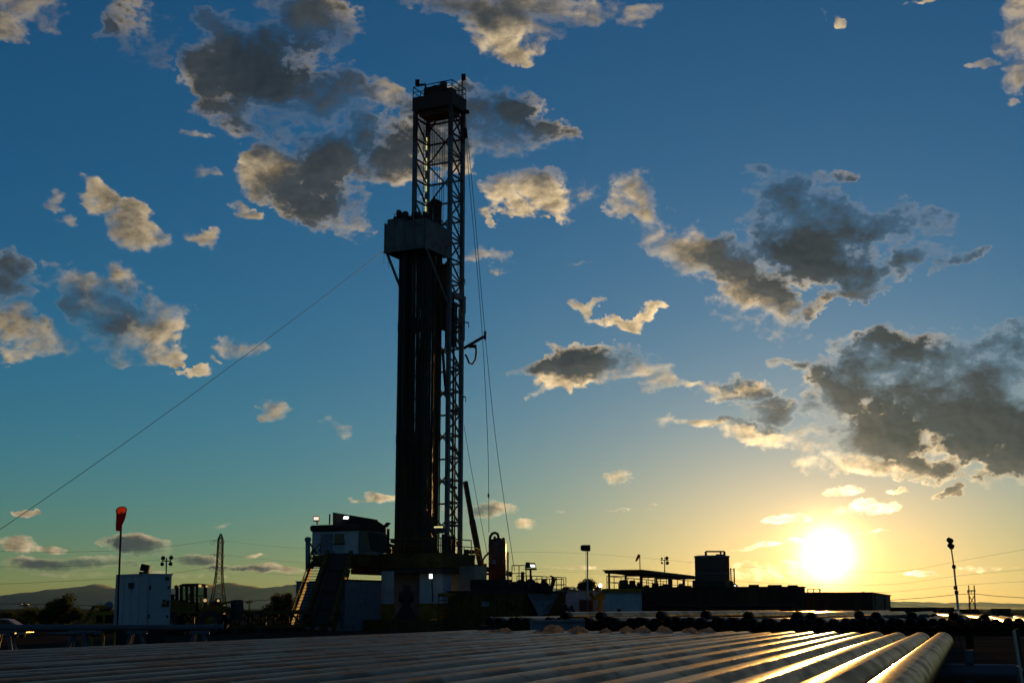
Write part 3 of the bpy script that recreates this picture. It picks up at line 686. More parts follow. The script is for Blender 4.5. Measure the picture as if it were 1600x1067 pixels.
def cables():
    def wire(name, label, pts, r=.028, n=5, cat='cable'):
        cur = [Vector(p) for p in pts]; fine = []
        for i in range(len(cur) - 1):
            p0, p1, p2, p3 = cur[max(i - 1, 0)], cur[i], cur[i + 1], cur[min(i + 2, len(cur) - 1)]
            for k in range(8):
                u = k / 8
                fine.append(.5 * ((2 * p1) + (p2 - p0) * u + (2 * p0 - 5 * p1 + 4 * p2 - p3) * u * u + (3 * p1 - p0 - 3 * p2 + p3) * u ** 3))
        fine.append(cur[-1])
        return tag(MB().path(fine, r, n).build(name, 'cable', None, True, origin=cur[-1]), label, cat)
    a = at(601, 391, 116); b = at(-60, 868, 100)
    wire('guy_wire', 'long guy wire slanting from the racking board down past the windsock', [a, a.lerp(b, .25) - Z * .3, a.lerp(b, .5) - Z * .45, a.lerp(b, .75) - Z * .35, b], .022)
    o = wire('tag_line', 'slack hoist line with a small weight hanging from the crown', [at(724, 150, 121.5), at(733, 280, 121), at(752, 500, 121), at(762, 690, 121), at(764, 832, 121)], .026)
    MB().tube(at(727, 201, 121.3), at(727.6, 216, 121.3), .17, 8).build('weight', 'black_iron', o)
    MB().tube(at(763.2, 771, 121), at(763.4, 777, 121), .09, 6).build('weight', 'black_iron', o)
    wire('tag_line', 'hoist line running from the crown to the railing behind the red vessel', [at(724, 152, 122), at(737, 280, 121.5), at(756, 500, 121.5), at(775, 690, 121.5), at(804, 892, 121.5)], .026)
    wire('tag_line', 'short line from the back leg of the mast to the red vessel', [at(725, 664, 122), at(735, 725, 122), at(748, 795, 122), at(762, 868, 122)], .022)
    wire('tag_line', 'thin line hanging outside the drill pipe bundle above the cabin', [at(621, 640, 115), at(620.5, 790, 115), at(616, 862, 115)], .02)
cables()
def floor_and_base():
    t = thing('substructure', 'ochre rig floor on white and dark steel base boxes', 'rig substructure', at(655, 975, 114) * 1)
    ORG[t.name] = Vector((ORG[t.name].x, ORG[t.name].y, 0)); t.location = ORG[t.name]
    q = cbox(690, 862.6, 886, 112, 545, 742, E1, E2)[0]; q.build('floor_deck', 'ochre_paint', t)
    # joists proud of the deck edge
    mb, (c, l1, l2, zt) = cbox(690, 886.5, 895, 112.1, 548, 738, E1, E2); mb.build('joist', 'dark_steel', t)
    for k in range(7): MB().box(c + E1 * (l1 * (k + .5) / 7) - E2 * .05 + Z * (zt + .62 - c.z), (.16, .1, 1.1), AX).build('stiffener', 'ochre_paint', t)
    f = c + Z * (FLOOR - c.z)
    rail(MB(), [f + E1 * (l1 - .1), f + E1 * .1, f + E2 * (l2 - .2)], 1.15, 1.7, .04).build('handrail', 'ochre_paint', t)
    cbox(613, 892, 943, 113, 596, 616, E1, E2)[0].build('white_box', 'white_paint', t)
    cbox(613.5, 943.5, 972, 112.9, 594, 617, E1, E2, -.02)[0].build('yellow_foot', 'yellow_paint', t)
    cbox(692, 891, 942, 113, 656, 706, E1, E2)[0].build('white_box', 'white_paint', t)
    cbox(692.5, 942.5, 972, 112.9, 654, 707, E1, E2, -.02)[0].build('yellow_foot', 'yellow_paint', t)
    cbox(672, 897, 972, 115.5, 600, 700, E1, E2, -.02)[0].build('dark_bay', 'blue_grey', t)
    # blow-out preventer stack in the bay
    p = at(634, 965, 114.0)
    MB().lathe([(.55, 0), (.55, .3), (.35, .35), (.35, .8), (.6, .85), (.6, 1.6), (.4, 1.7), (.4, 2.2), (.62, 2.25), (.62, 3.0), (.3, 3.1), (.3, 3.6)], (p.x, p.y, 0), n=14).build('wellhead_stack', 'dark_steel', t, True)
    MB().prism([at(613, 972, 113.4), at(655, 972, 113.4), at(634, 935, 113.4)], (0, .5, 0)).build('gusset', 'dark_steel', t)
    # lamp under the floor
    MB().box(at(673.2, 900, 111), (.26, .2, .36)).build('lamp_glass', 'lamp_white', t)
    MB().bar(at(674.8, 903, 111), at(676, 940, 111.3), .1).bar(at(673, 897, 111), at(676, 897.5, 111), .12).build('lamp_post', 'dark_steel', t)
    # grey sheet shed in front of the base, its end lit by the western sky
    cbox(540, 905, 969, 108, 514, 596, E1, E2, 0)[0].build('tool_house', 'blue_grey', t)
    mb, (c, l1, l2, zt) = cbox(540.5, 904.5, 907, 107.95, 513.5, 596.5, E1, E2); mb.build('house_eave', 'dark_steel', t)
    # long skid along the foot
    cbox(692, 968, 985, 107, 500, 790, E1, E2, 0)[0].build('skid', 'ochre_paint', t)
    # clutter on the floor by the mast feet
    for (x0, x1, y0, y1) in ((690, 699, 834, 868), (612, 619, 850, 868), (604, 611, 856, 868), (725, 733, 858, 870), (700, 712, 838, 868)):
        pbox(x0, x1, y0, y1, 118, .7).build('machine', 'dark_steel', t)
    for x, y in ((607, 852), (615, 845), (737, 862)): MB().lathe([(.1, -.2), (.28, -.12), (.28, .12), (.1, .2)], at(x, y, 118), n=10).build('machine_head', 'dark_steel', t, True)
    MB().bar(at(604, 858, 117), at(611, 851, 117), .08).bar(at(604, 863, 117), at(622, 854, 117), .06).build('tong_arm', 'dark_steel', t)
    rail(MB(), [at(725, 871, 119), at(742, 873, 119), at(750, 875, 121)], .95, .8, .035).build('handrail', 'ochre_paint', t)
    MB().box(at(730.6, 867, 118.5), (.22, .2, .2)).build('work_lamp', 'lamp_white', t)
    MB().box(at(730.3, 873, 118.5), (.16, .2, .14)).build('work_lamp', 'lamp_white', t)
    # inclined stair towards the pits
    for o in (0, .9):
        p, q_ = at(690, 874, 116 + o), at(799, 897, 120 + o)
        MB().bar(p, q_, .1, .42).build('stair_stringer', 'ochre_paint', t)
    p, q_ = at(690, 874, 116.5), at(799, 897, 120.5)
    for k in range(12): MB().box(p.lerp(q_, (k + .5) / 12), (.32, .9, .05)).build('stair_tread', 'dark_steel', t)
    for x in (731, 752, 758): MB().bar(at(x, 880, 121), Vector((at(x, 880, 121).x, 121, 0)), .3).build('post', 'dark_steel', t)
    for y in (893, 905, 917): MB().bar(at(722, y, 121.3), at(770, y + 4, 121.3), .16, .2).build('cross_pipe', 'dark_steel', t)
    for k in range(5): MB().bar(at(724 + 6 * k, 920, 121.5), at(730 + 6 * k, 884, 121.5), .12).build('cross_pipe', 'dark_steel', t)
    cbox(742, 884, 925, 114, 705, 760, E1, E2)[0].build('drawworks', 'cream_paint', t)
floor_and_base()
def cabin():
    t = thing('doghouse', 'white driller cabin with dark roof and slanted window on the rig floor', 'cabin', at(540, 866, 112))
    mb, (c, l1, l2, zt) = cbox(560, 827, 865, 112, 488, 600, E1, E2); mb.build('wall', 'white_paint', t)
    mb, (c2, m1, m2, z2) = cbox(562, 818, 828, 111.8, 486, 601, E1, E2); mb.build('roof', 'black_iron', t)
    # door, steps and window on the long side
    def on_wall(a0, a1, z0, z1, d, name, mat): MB().box(c + E1 * (l1 * (a0 + a1) / 2) - E2 * d / 2 + Z * ((zt - c.z) * (z0 + z1) / 2), (l1 * (a1 - a0), d, (zt - c.z) * (z1 - z0)), AX).build(name, mat, t)
    on_wall(.55, .80, .05, .86, .10, 'door', 'blue_grey'); on_wall(.30, .50, .45, .85, .08, 'window', 'car_glass'); on_wall(.28, .52, .40, .45, .12, 'window_sill', 'dark_steel')
    for k in range(6): on_wall(.28 + .04 * k, .285 + .04 * k, .05, .45, .06, 'wall_rib', 'white_paint')
    # glazed nose leaning out
    p = [at(562, 829, 111.7), at(573, 829, 112), at(580, 860, 112.2), at(563, 862, 111.7)]
    MB().prism(p, E2 * .3).build('window', 'car_glass', t)
    MB().prism([at(574, 830, 112), at(598, 834, 113), at(600, 864, 113), at(581, 861, 112.2)], E2 * .6).build('side_panel', 'dark_steel', t)
    # big sloping screen on the roof
    p0 = at(520, 800, 111.5); p1 = at(589, 811.5, 118); b0 = at(520, 822, 111.5); b1 = at(589, 826, 118)
    MB().prism([b0, b1, p1, p0], Vector((.05, .25, 0))).build('roof_screen', 'black_iron', t)
    MB().prism([p1 - Z * .1, at(602, 822, 119), at(602, 862, 119), b1 - Z * 1.5], Vector((.05, .25, 0))).build('wind_screen', 'black_iron', t)
    MB().bar(at(515.5, 803, 112), at(515, 819, 112), .12).build('flue', 'black_iron', t)
    MB().prism([at(597, 823, 114), at(604, 815.5, 114), at(610.5, 816.5, 114), at(605, 823, 114)], Vector((0, .3, 0))).build('lamp_visor', 'black_iron', t)
    for y in (836, 842, 848, 854): MB().bar(at(598, y, 115), at(606, y - .5, 115), .06).build('ladder_rung', 'dark_steel', t)
    MB().bar(at(606.5, 826, 115), at(606.5, 866, 115), .22).build('post', 'dark_steel', t)
    # lit lamps
    l = pbox(489.5, 498.5, 806, 814, 111, .35).build('lamp_head', 'black_iron', t); pbox(490.3, 497.7, 807.3, 812.2, 110.97, .02).build('lamp_glass', 'lamp_warm', l)
    MB().bar(at(495, 814, 111.2), at(496, 819, 111.2), .1).build('lamp_foot', 'black_iron', t)
    MB().prism([at(536, 810.5, 111.9), at(544, 810.8, 112.4), at(545, 806.8, 112.4), at(537.5, 806.3, 111.9)], Vector((.02, -.12, 0))).build('lamp_glass', 'lamp_white', t)
    pbox(484.5, 487, 822, 828, 111.9, .2).build('gutter', 'black_iron', t)
    # vent stack at the outer corner
    MB().tube(at(481, 893, 110), at(481, 845, 110), .19, 12).lathe([(.19, 0), (.27, .1), (.25, .3), (.1, .38)], at(481, 846, 110), n=12).build('vent_stack', 'blue_grey', t, True)
    MB().bar(at(484, 848, 110), at(494, 864, 110.5), .1).bar(at(484, 868, 110), at(490, 855, 110.2), .07).build('stack_stay', 'black_iron', t)
    rail(MB(), [at(484, 884, 111), at(500, 866, 111)], .9, 1.0, .04).build('handrail', 'ochre_paint', t)
    cbox(560, 866, 884, 111.5, 489, 604, E1, E2)[0].build('cabin_floor', 'ochre_paint', t)
cabin()
def stair_and_ramp():
    t = thing('stairway', 'steep steel stairway climbing from the yard to the cabin', 'stairs', Vector((at(470, 960, 105).x, 105, 0)))
    A0, A1 = at(489, 880, 110), Vector((at(452, 962, 103).x, 103, .1)); w = E1 * 0 + Vector((1.55, .8, 0))
    for o in (Vector((0, 0, 0)), w): MB().bar(A0 + o, A1 + o, .16, .5).build('stringer', 'dark_steel', t)
    for k in range(22): MB().box(A0.lerp(A1, (k + .5) / 22) + w / 2, (1.6, .26, .05)).build('tread', 'dark_steel', t)
    for o in (Vector((0, 0, 0)), w):
        mb = MB(); mb.bar(A0 + o + Z * 1.0, A1 + o + Z * 1.0, .07).bar(A0 + o + Z * .55, A1 + o + Z * .55, .05)
        for k in range(6): p = A0.lerp(A1, k / 5) + o; mb.bar(p, p + Z * 1.0, .07)
        mb.build('handrail', 'ochre_paint', t)
    t = thing('pipe_ramp', 'dark steel slide ramp leaning from the rig floor to the catwalk', 'ramp', Vector((at(505, 965, 104).x, 104, 0)))
    P, Q = at(513, 864, 110.5), at(549, 864, 111); B0, B1 = at(474, 962, 104), at(517, 964, 104.6)
    B0.z = B1.z = .55
    nrm = Vector((.1, .35, -.1))
    MB().prism([P, Q, B1, B0], nrm).build('slide', 'dark_steel', t)
    for a, b in ((P, B0), (Q, B1)): MB().bar(a, b, .3, .55).build('side_beam', 'ochre_paint', t)
    for k in (.25, .55, .8): MB().bar(P.lerp(B0, k) - nrm * .2, Q.lerp(B1, k) - nrm * .2, .12).build('cross_bar', 'dark_steel', t)
    p = at(522, 910, 108); MB().bar(p, Vector((p.x + .5, 109, 0)), .22).bar(at(545, 890, 110), Vector((at(520, 960, 107).x, 107.5, 0)), .22).build('prop', 'ochre_paint', t)
stair_and_ramp()
def bin_box():
    t = thing('storage_container', 'dull blue storage container glimpsed behind the stairway treads', 'container', Vector((at(485, 965, 113).x, 113, 0)))
    mb, (c, l1, l2, zt) = cbox(512, 909, 968, 112.5, 463, 516, E1, E2, .1); mb.build('wall', 'blue_grey', t)
    for k in range(9): MB().box(c + E1 * (l1 * (k + .5) / 9) - E2 * .03 + Z * ((zt - c.z) / 2), (.12, .06, zt - c.z - .2), AX).build('rib', 'blue_grey', t)
    MB().box(c + E1 * (l1 / 2) + E2 * (l2 / 2) + Z * (zt - c.z + .05), (l1 + .1, l2 + .1, .1), AX).build('roof', 'dark_steel', t)
bin_box()
def catwalk():
    t = thing('catwalk', 'low ochre truss catwalk stretching towards the white shed', 'catwalk', Vector((at(370, 970, 104).x, 104, 0)))
    A = Vector((at(492, 965, 104.5).x, 104.5, 0)); B = Vector((at(262, 965, 92).x, 92, 0))
    ex = (B - A).normalized(); ey = perp(ex); L = (B - A).length; zt = 1.42; zb = .45
    for o in (0, 1.7):
        s = ey * -o if ey.y < 0 else ey * o
        MB().bar(A + s + Z * zt, B + s + Z * zt, .18, .22).build('top_chord', 'ochre_paint', t)
        MB().bar(A + s + Z * zb, B + s + Z * zb, .18, .22).build('bottom_chord', 'ochre_paint', t)
        n = 11
        for k in range(n + 1):
            p = A + s + ex * (L * k / n); MB().bar(p + Z * zb, p + Z * zt, .12).build('post', 'ochre_paint', t)
            if k < n:
                q = A + s + ex * (L * (k + 1) / n)
                MB().bar(p + Z * (zb if k % 2 else zt), q + Z * (zt if k % 2 else zb), .1).build('brace', 'ochre_paint', t)
    s = ey * (.85 if ey.y > 0 else -.85)
    n = 20
    for k in range(n): MB().bar(A + s + ex * (L * (k + .03) / n) + Z * (zt + .12), A + s + ex * (L * (k + .97) / n) + Z * (zt + .12), 1.8, .06).build('deck_plate', 'dark_steel', t)
    for k in range(6): p = A + s + ex * (L * (k + .5) / 6); MB().box(p + Z * .17, (.4, 1.9, .34), (ex, ey, Z)).build('foot', 'dark_steel', t)
catwalk()

# ------------------------------------------------------------------ around the rig
U = bearing(1520); UL = perp(U)                   # pipes, tanks and canopy line up with this direction
def separator():
    Y = 119.0; p = at(777, 900, Y); s = scale_at(880, Y)
    t = thing('gas_separator', 'red upright gas separator vessel with gooseneck vent pipe', 'vessel', (p.x, p.y, 0))
    c = Vector((p.x, p.y, 0)); zt = at(777, 849, Y).z; r = 13.6 * s
    MB().lathe([(r, .9), (r, zt), (r * .96, zt + .16), (r * .78, zt + .34), (r * .4, zt + .45), (.05, zt + .47)], c, n=40).build('shell', 'red_paint', t, True)
    for z in (zt - .15, zt - 2.6): MB().lathe([(r + .01, -.05), (r + .05, -.04), (r + .05, .04), (r + .01, .05)], c + Z * z, n=40).build('shell_band', 'red_paint', t, True)
    MB().lathe([(.2, 0), (.2, .12), (.12, .14), (.12, .3)], c + Vector((r * .7, -.2, zt + .2)), n=10).lathe([(.12, 0), (.12, .3)], c + Vector((-r * .3, -.4, zt + .3)), n=8).build('nozzle', 'red_paint', t, True)
    g = [at(765.5, 905, Y), at(765.5, 845, Y), at(766, 838, Y), at(769, 833.5, Y), at(773, 832, Y), at(777, 833.5, Y), at(779, 838, Y), at(779, 847, Y)]
    MB().path(g, 2.3 * s, 10).build('gooseneck_pipe', 'red_paint', t, True)
    MB().lathe([(.24, -.08), (.24, .08)], at(779, 841.5, Y), n=12).build('flange', 'red_paint', t, True)
    MB().path([at(765, 862, Y), at(758, 869, Y), at(754.5, 875, Y), at(754.5, 905, Y)], 1.5 * s, 8).build('inlet_pipe', 'red_paint', t, True)
    MB().tube(at(793.6, 862, Y + .4), at(793.6, 925, Y + .4), 1.5 * s, 10).build('drain_pipe', 'galvanised', t, True)
    pbox(769, 775, 874, 881, Y - r - .02, .06).build('plate', 'blue_grey', t); pbox(783, 788, 874, 881, Y - r * .8, .06).build('plate', 'blue_grey', t)
    for k in range(3):
        a = k * 2.1 + .4; q = c + Vector((math.cos(a), math.sin(a), 0)) * r * .85
        MB().bar(q, q + Z * 1.1, .16).build('leg', 'dark_steel', t)
separator()
def pump_deck():
    t = thing('mud_pump_skid', 'dark ochre skid house with railed deck and humped machinery', 'machinery skid', Vector((at(800, 970, 108).x, 108, 0)))
    cbox(822, 926, 980, 106, 700, 884, E1, E2, 0)[0].build('skid_house', 'ochre_paint', t)
    mb, (c, l1, l2, zt) = cbox(823, 922, 926.5, 105.9, 698, 886, E1, E2); mb.build('deck', 'dark_steel', t)
    for k in range(9): MB().box(c + E1 * (l1 * (k + .4) / 9) - E2 * .03 - Z * .9, (.14, .12, 1.9), AX).build('stiffener', 'ochre_paint', t)
    MB().bar(at(818, 930, 105.6), at(795, 975, 105.2), .16).build('brace', 'ochre_paint', t)
    rail(MB(), [c + E1 * (l1 * .12) + Z * (zt - c.z), c + Z * (zt - c.z), c + E2 * (l2 - .2) + Z * (zt - c.z)], 1.1, .9, .03).build('handrail', 'dark_steel', t)
    rail(MB(), [at(800, 908, 110), at(822, 908, 110)], 1.25, .7, .035).build('handrail', 'dark_steel', t)
    rail(MB(), [at(836, 924, 111), at(881, 924, 113)], 1.0, .8, .03).build('handrail', 'dark_steel', t)
    MB().tube(at(816.5, 893, 110.2), at(816.5, 906, 110.2), .14, 8).build('valve', 'dark_steel', t, True)
    for x, y, r in ((803, 916, .45), (814, 913, .5), (829, 912, .48), (838, 917, .4), (850, 916, .45), (790, 915, .5)):
        p = at(x, y, 108); MB().lathe([(r * .9, -1.2), (r, -.1), (r * .8, .2), (r * .4, .38)], p, n=14).build('pump_dome', 'black_iron', t, True)
    pbox(735, 800, 905, 924, 110, 1.2).build('pump_body', 'black_iron', t)
    pbox(800, 862, 914, 925, 109.5, 1.2).build('pump_body', 'black_iron', t)
    MB().prism([at(844, 925, 107), at(846, 905, 107), at(854, 904, 107), at(852.5, 914, 107), at(858, 925, 107)], (0, .8, 0)).build('hopper', 'black_iron', t)
    MB().prism([at(857, 928, 107), at(863, 901.5, 107), at(869.5, 903, 107), at(866, 915, 107), at(862, 928, 107)], (0, .7, 0)).bar(at(859.5, 899.5, 107), at(866, 902, 107), .5, .1).build('hopper', 'black_iron', t)
    MB().prism([at(824, 927, 105.8), at(872, 927, 108), at(858, 957, 108), at(842, 962, 106)], (0, .4, 0)).build('mud_chute', 'blue_grey', t)
    # ladder at its end
    p, q = at(686, 928, 105), at(684, 980, 105)
    mb = MB(); d = Vector((.95, 0, 0)); mb.bar(p, q, .07).bar(p + d, q + d, .07)
    for k in range(7): mb.bar(p.lerp(q, (k + .3) / 7), p.lerp(q, (k + .3) / 7) + d, .05)
    mb.build('ladder', 'dark_steel', t)
    cbox(705, 926, 932, 105.5, 684, 712, E1, E2)[0].build('step_landing', 'yellow_paint', t)
    pbox(753, 764, 939, 947, 105.3, .1).build('plate', 'blue_grey', t)
pump_deck()
def lights():
    # twin flood on a T post above the pumps
    Y = 108; t = thing('flood_light', 'twin flood lamp on a short post, one lens lit, above the pumps', 'flood light', at(829, 922, Y))
    MB().bar(at(829, 924, Y), at(829, 889.5, Y), .16).build('post', 'black_iron', t)
    MB().bar(at(820, 889, Y), at(838.5, 889, Y), .3, .12).build('cross_arm', 'black_iron', t)
    a = MB().prism([at(820, 887, Y), at(829, 887, Y), at(828.5, 878, Y), at(821.5, 878, Y)], (0, .5, 0)).build('lamp_head', 'black_iron', t)
    b = MB().prism([at(829, 887, Y), at(838, 887, Y), at(836, 879, Y), at(829, 879, Y)], (0, .5, 0)).build('lamp_head', 'black_iron', t)
    MB().prism([at(829.5, 885.5, Y - .03), at(836.5, 885.5, Y - .03), at(835, 881.8, Y - .03), at(828.5, 881.8, Y - .03)], (0, .02, 0)).build('lamp_glass', 'lamp_white', b)
    # tall box lamp on a pale pole
    Y = 88; g = at(918, 960, Y); t = thing('light_pole', 'tall pale pole with a square lamp box in front of the trailers', 'light pole', (g.x, Y, 0))
    MB().tube((g.x, Y, 0), at(918, 861, Y), .048, 10, .042).build('pole', 'galvanised', t, True)
    pbox(912, 922.5, 851, 860.5, Y - .2, .45).build('lamp_box', 'crown_red', t); MB().lathe([(.06, -.18), (.14, -.1), (.14, .12), (.05, .2)], at(910.5, 856, Y), n=10).build('horn', 'black_iron', t, True)
    MB().tube(at(915.5, 861, Y), Vector((at(915.5, 900, Y).x, Y, 0)), .012, 4).build('cord', 'cable', t)
    def mast4(x, ytop, Y, heads, ybase, label, r=.05):
        g = at(x, ybase, Y); t = thing('light_tower', label, 'light tower', (g.x, Y, max(0, g.z) if ybase < 940 else 0)); s = scale_at(ytop, Y)
        foot = Vector(t.location)
        hub = at(x, ytop, Y); MB().tube(foot, hub, r, 8).build('mast', 'galvanised', t, True)
        MB().bar(hub + Vector((-6.5 * s, 0, 0)), hub + Vector((6.5 * s, 0, 0)), .06).bar(hub + Z * 5 * s, hub - Z * 4.5 * s, .05).build('cross_arm', 'black_iron', t)
        for dx, dy, w in heads:
            c = hub + Vector((dx * s, 0, -dy * s)); MB().lathe([(.03, -.16), (w * s * .6, -.1), (w * s, .05), (w * s * .9, .1)], c, (.3, -.8, -.35), 14).build('lamp_head', 'black_iron', t, True)
            MB().bar(c, Vector((c.x, Y, hub.z)), .04).build('lamp_arm', 'black_iron', t)
        return t
    mast4(1038.5, 875, 140, [(-4.5, -3, 1.6), (3.2, -3.5, 3), (-4.5, 4, 1.6), (3.8, 4, 3)], 900, 'four-headed light tower rising behind the open canopy')
    mast4(260, 876, 75, [(-5.5, -5, 3.4), (7, -5.5, 3.4), (-6.5, 4.5, 3.0), (6.5, 4, 3.2)], 960, 'four-headed light tower behind the white shed', .04)
    Y = 60; g = at(1497.5, 960, Y); t = thing('light_tower', 'thin telescoping light tower leaning beside the rack of pipes', 'light tower', (g.x, Y, 0))
    a, b, c, d = Vector((g.x + .06, Y, 0)), at(1494.5, 925, Y), at(1490.5, 885, Y), at(1486.5, 858, Y)
    MB().tube(a, b, .055, 8).tube(b, c, .042, 8).tube(c, d, .032, 8).build('mast', 'galvanised', t, True)
    for p in (b, c, at(1493, 918, Y)): MB().box(p, (.13, .12, .15)).build('collar', 'black_iron', t)
    for x, y in ((1484.5, 844.5), (1486, 853)): MB().lathe([(.04, -.16), (.1, -.12), (.13, .05), (.11, .1)], at(x, y, Y), (.5, -.6, -.5), 14).box(at(x, y, Y), (.16, .14, .14)).build('lamp_head', 'black_iron', t)
    MB().bar(at(1486, 858, Y), at(1484.8, 846, Y), .05).build('lamp_arm', 'black_iron', t)
    # lit lamp by the trailers, small lamp on the tanks
    Y = 118; g = at(938, 930, Y); t = thing('yard_lamp', 'small bright lit lamp standing at the end of the canopy', 'lamp', (g.x, Y, 0))
    MB().bar((g.x, Y, 0), at(938, 917, Y), .12).build('post', 'dark_steel', t); MB().lathe([(.08, -.14), (.17, -.07), (.17, .08), (.08, .14)], at(938, 914.5, Y), (1, -.6, 0), 12).build('lamp_glass', 'lamp_white', t, True)
    Y = 104; t = thing('yard_lamp', 'little bent flood lamp on the rim of the brown tank', 'lamp', at(1152.5, 920, Y))
    MB().path([at(1152.5, 920, Y), at(1152, 915, Y), at(1150.5, 914, Y)], .04, 6).build('post', 'black_iron', t); MB().bar(at(1146, 912.5, Y), at(1151.5, 915.5, Y), .3, .16).build('lamp_head', 'black_iron', t)
    MB().bar(at(1146.8, 914, Y - .05), at(1149.5, 915.4, Y - .05), .22, .05).build('lamp_glass', 'lamp_white', t)
lights()
def canopy():
    Y = 112
    t = thing('canopy', 'open flat-roofed shelter on slim posts over the mud tanks', 'canopy', Vector((at(1001, 920, Y).x, Y, 0)))
    mb, (c, l1, l2, zt) = cbox(1001, 889.3, 894.2, Y, 944.5, 1092, UL, U)
    ax = (UL, U, Z)
    for k in range(12): MB().box(c + UL * (l1 / 2) + U * (l2 * (k + .5) / 12) + Z * (zt - c.z - .06), (l1 + .3, l2 / 12 - .02, .1), ax).build('roof_sheet', 'tank_red', t)
    for a in (.02, .5, .98): MB().bar(c + UL * (l1 * a) + Z * .1, c + UL * (l1 * a) + U * l2 + Z * .1, .12, .24).build('purlin', 'dark_steel', t)
    for b in (.02, .25, .5, .75, .98): MB().bar(c + U * (l2 * b) + Z * .05, c + U * (l2 * b) + UL * l1 + Z * .05, .12, .2).build('rafter', 'dark_steel', t)
    deck = at(1001, 919, Y).z
    for b in (.03, .26, .5, .74, .97):
        for a in (.06, .94):
            p = c + UL * (l1 * a) + U * (l2 * b); MB().bar(Vector((p.x, p.y, deck)), p, .17).build('post', 'dark_steel', t)
    foot = lambda a, b: Vector(((c + UL * (l1 * a) + U * (l2 * b)).x, (c + UL * (l1 * a) + U * (l2 * b)).y, deck))
    rail(MB(), [foot(.98, .02), foot(.02, .02), foot(.02, .98)], 1.0, 2.4, .03).build('handrail', 'dark_steel', t)
    rail(MB(), [foot(.98, .02), foot(.98, .98)], 1.0, 2.4, .03).build('handrail', 'dark_steel', t)
    r = random.Random(5)
    for k in range(11):
        p = foot(r.uniform(.15, .85), (k + .4) / 11); h = r.uniform(.35, .75)
        MB().lathe([(.32, 0), (.34, h * .6), (.26, h * .62), (.26, h), (.1, h + .05)], p, n=12).box(p + Z * .12 + Vector((.5, 0, 0)), (.9, .5, .24)).build('agitator_motor', 'black_iron', t)
    MB().box(foot(.5, .5) - Z * .3, (l1, l2, .6), ax).build('deck', 'tank_red', t)
    for b in (.18, .42, .66): MB().bar(c + U * (l2 * b) + UL * (l1 * .4) - Z * .15, c + U * (l2 * b) + UL * (l1 * .8) - Z * .15, .2, .1).build('lamp_fitting', 'white_paint', t)
canopy()
def windsocks():
    # big sock on the shed pole
    Y = 47.0; g = at(184, 975, Y); t = thing('windsock', 'limp orange windsock on a slender pole above the white shed', 'windsock', (g.x, Y, 0))
    top = at(190, 800, Y); MB().tube((g.x, Y, 0), top, .035, 8).build('pole', 'black_iron', t, True)
    cs = [(189.5, 797.5, 8.0, .9), (189, 804, 7.8, .7), (188, 812, 6.6, .4), (186, 820, 5.0, .25), (184.5, 829, 3.2, .2)]
    n = 18; vs = []; s = scale_at(810, Y)
    for i, (x, y, r, tilt) in enumerate(cs):
        c = at(x, y, Y - .1)
        for k in range(n):
            a = 2 * math.pi * k / n; wob = 1 + .06 * math.sin(3 * a + i)
            vs.append(c + Vector((math.cos(a) * r * s * wob, math.sin(a) * r * s * .8 * (1 - .4 * tilt), math.sin(a) * r * s * tilt * .9)))
    fs = [(i * n + k, i * n + (k + 1) % n, (i + 1) * n + (k + 1) % n, (i + 1) * n + k) for i in range(len(cs) - 1) for k in range(n)]
    MB().add(vs, fs).build('sock', 'windsock', t, True)
    MB().path([vs[k % n] for k in range(n + 1)], .015, 5).build('hoop', 'black_iron', t)
    Y = 135; g = at(1001, 905, Y); t = thing('windsock', 'tiny drooping windsock on a pole behind the canopy roof', 'windsock', (g.x, Y, 0))
    top = at(999.5, 866, Y); MB().tube((g.x, Y, 0), top, .05, 6).build('pole', 'black_iron', t, True)
    s = scale_at(870, Y); MB().path([at(999, 866.5, Y), at(997.5, 869, Y), at(995.5, 873, Y), at(993.2, 876.5, Y)], 1, 10, True, [2.4 * s, 2.3 * s, 1.8 * s, 1.1 * s]).build('sock', 'windsock', t, True)
windsocks()
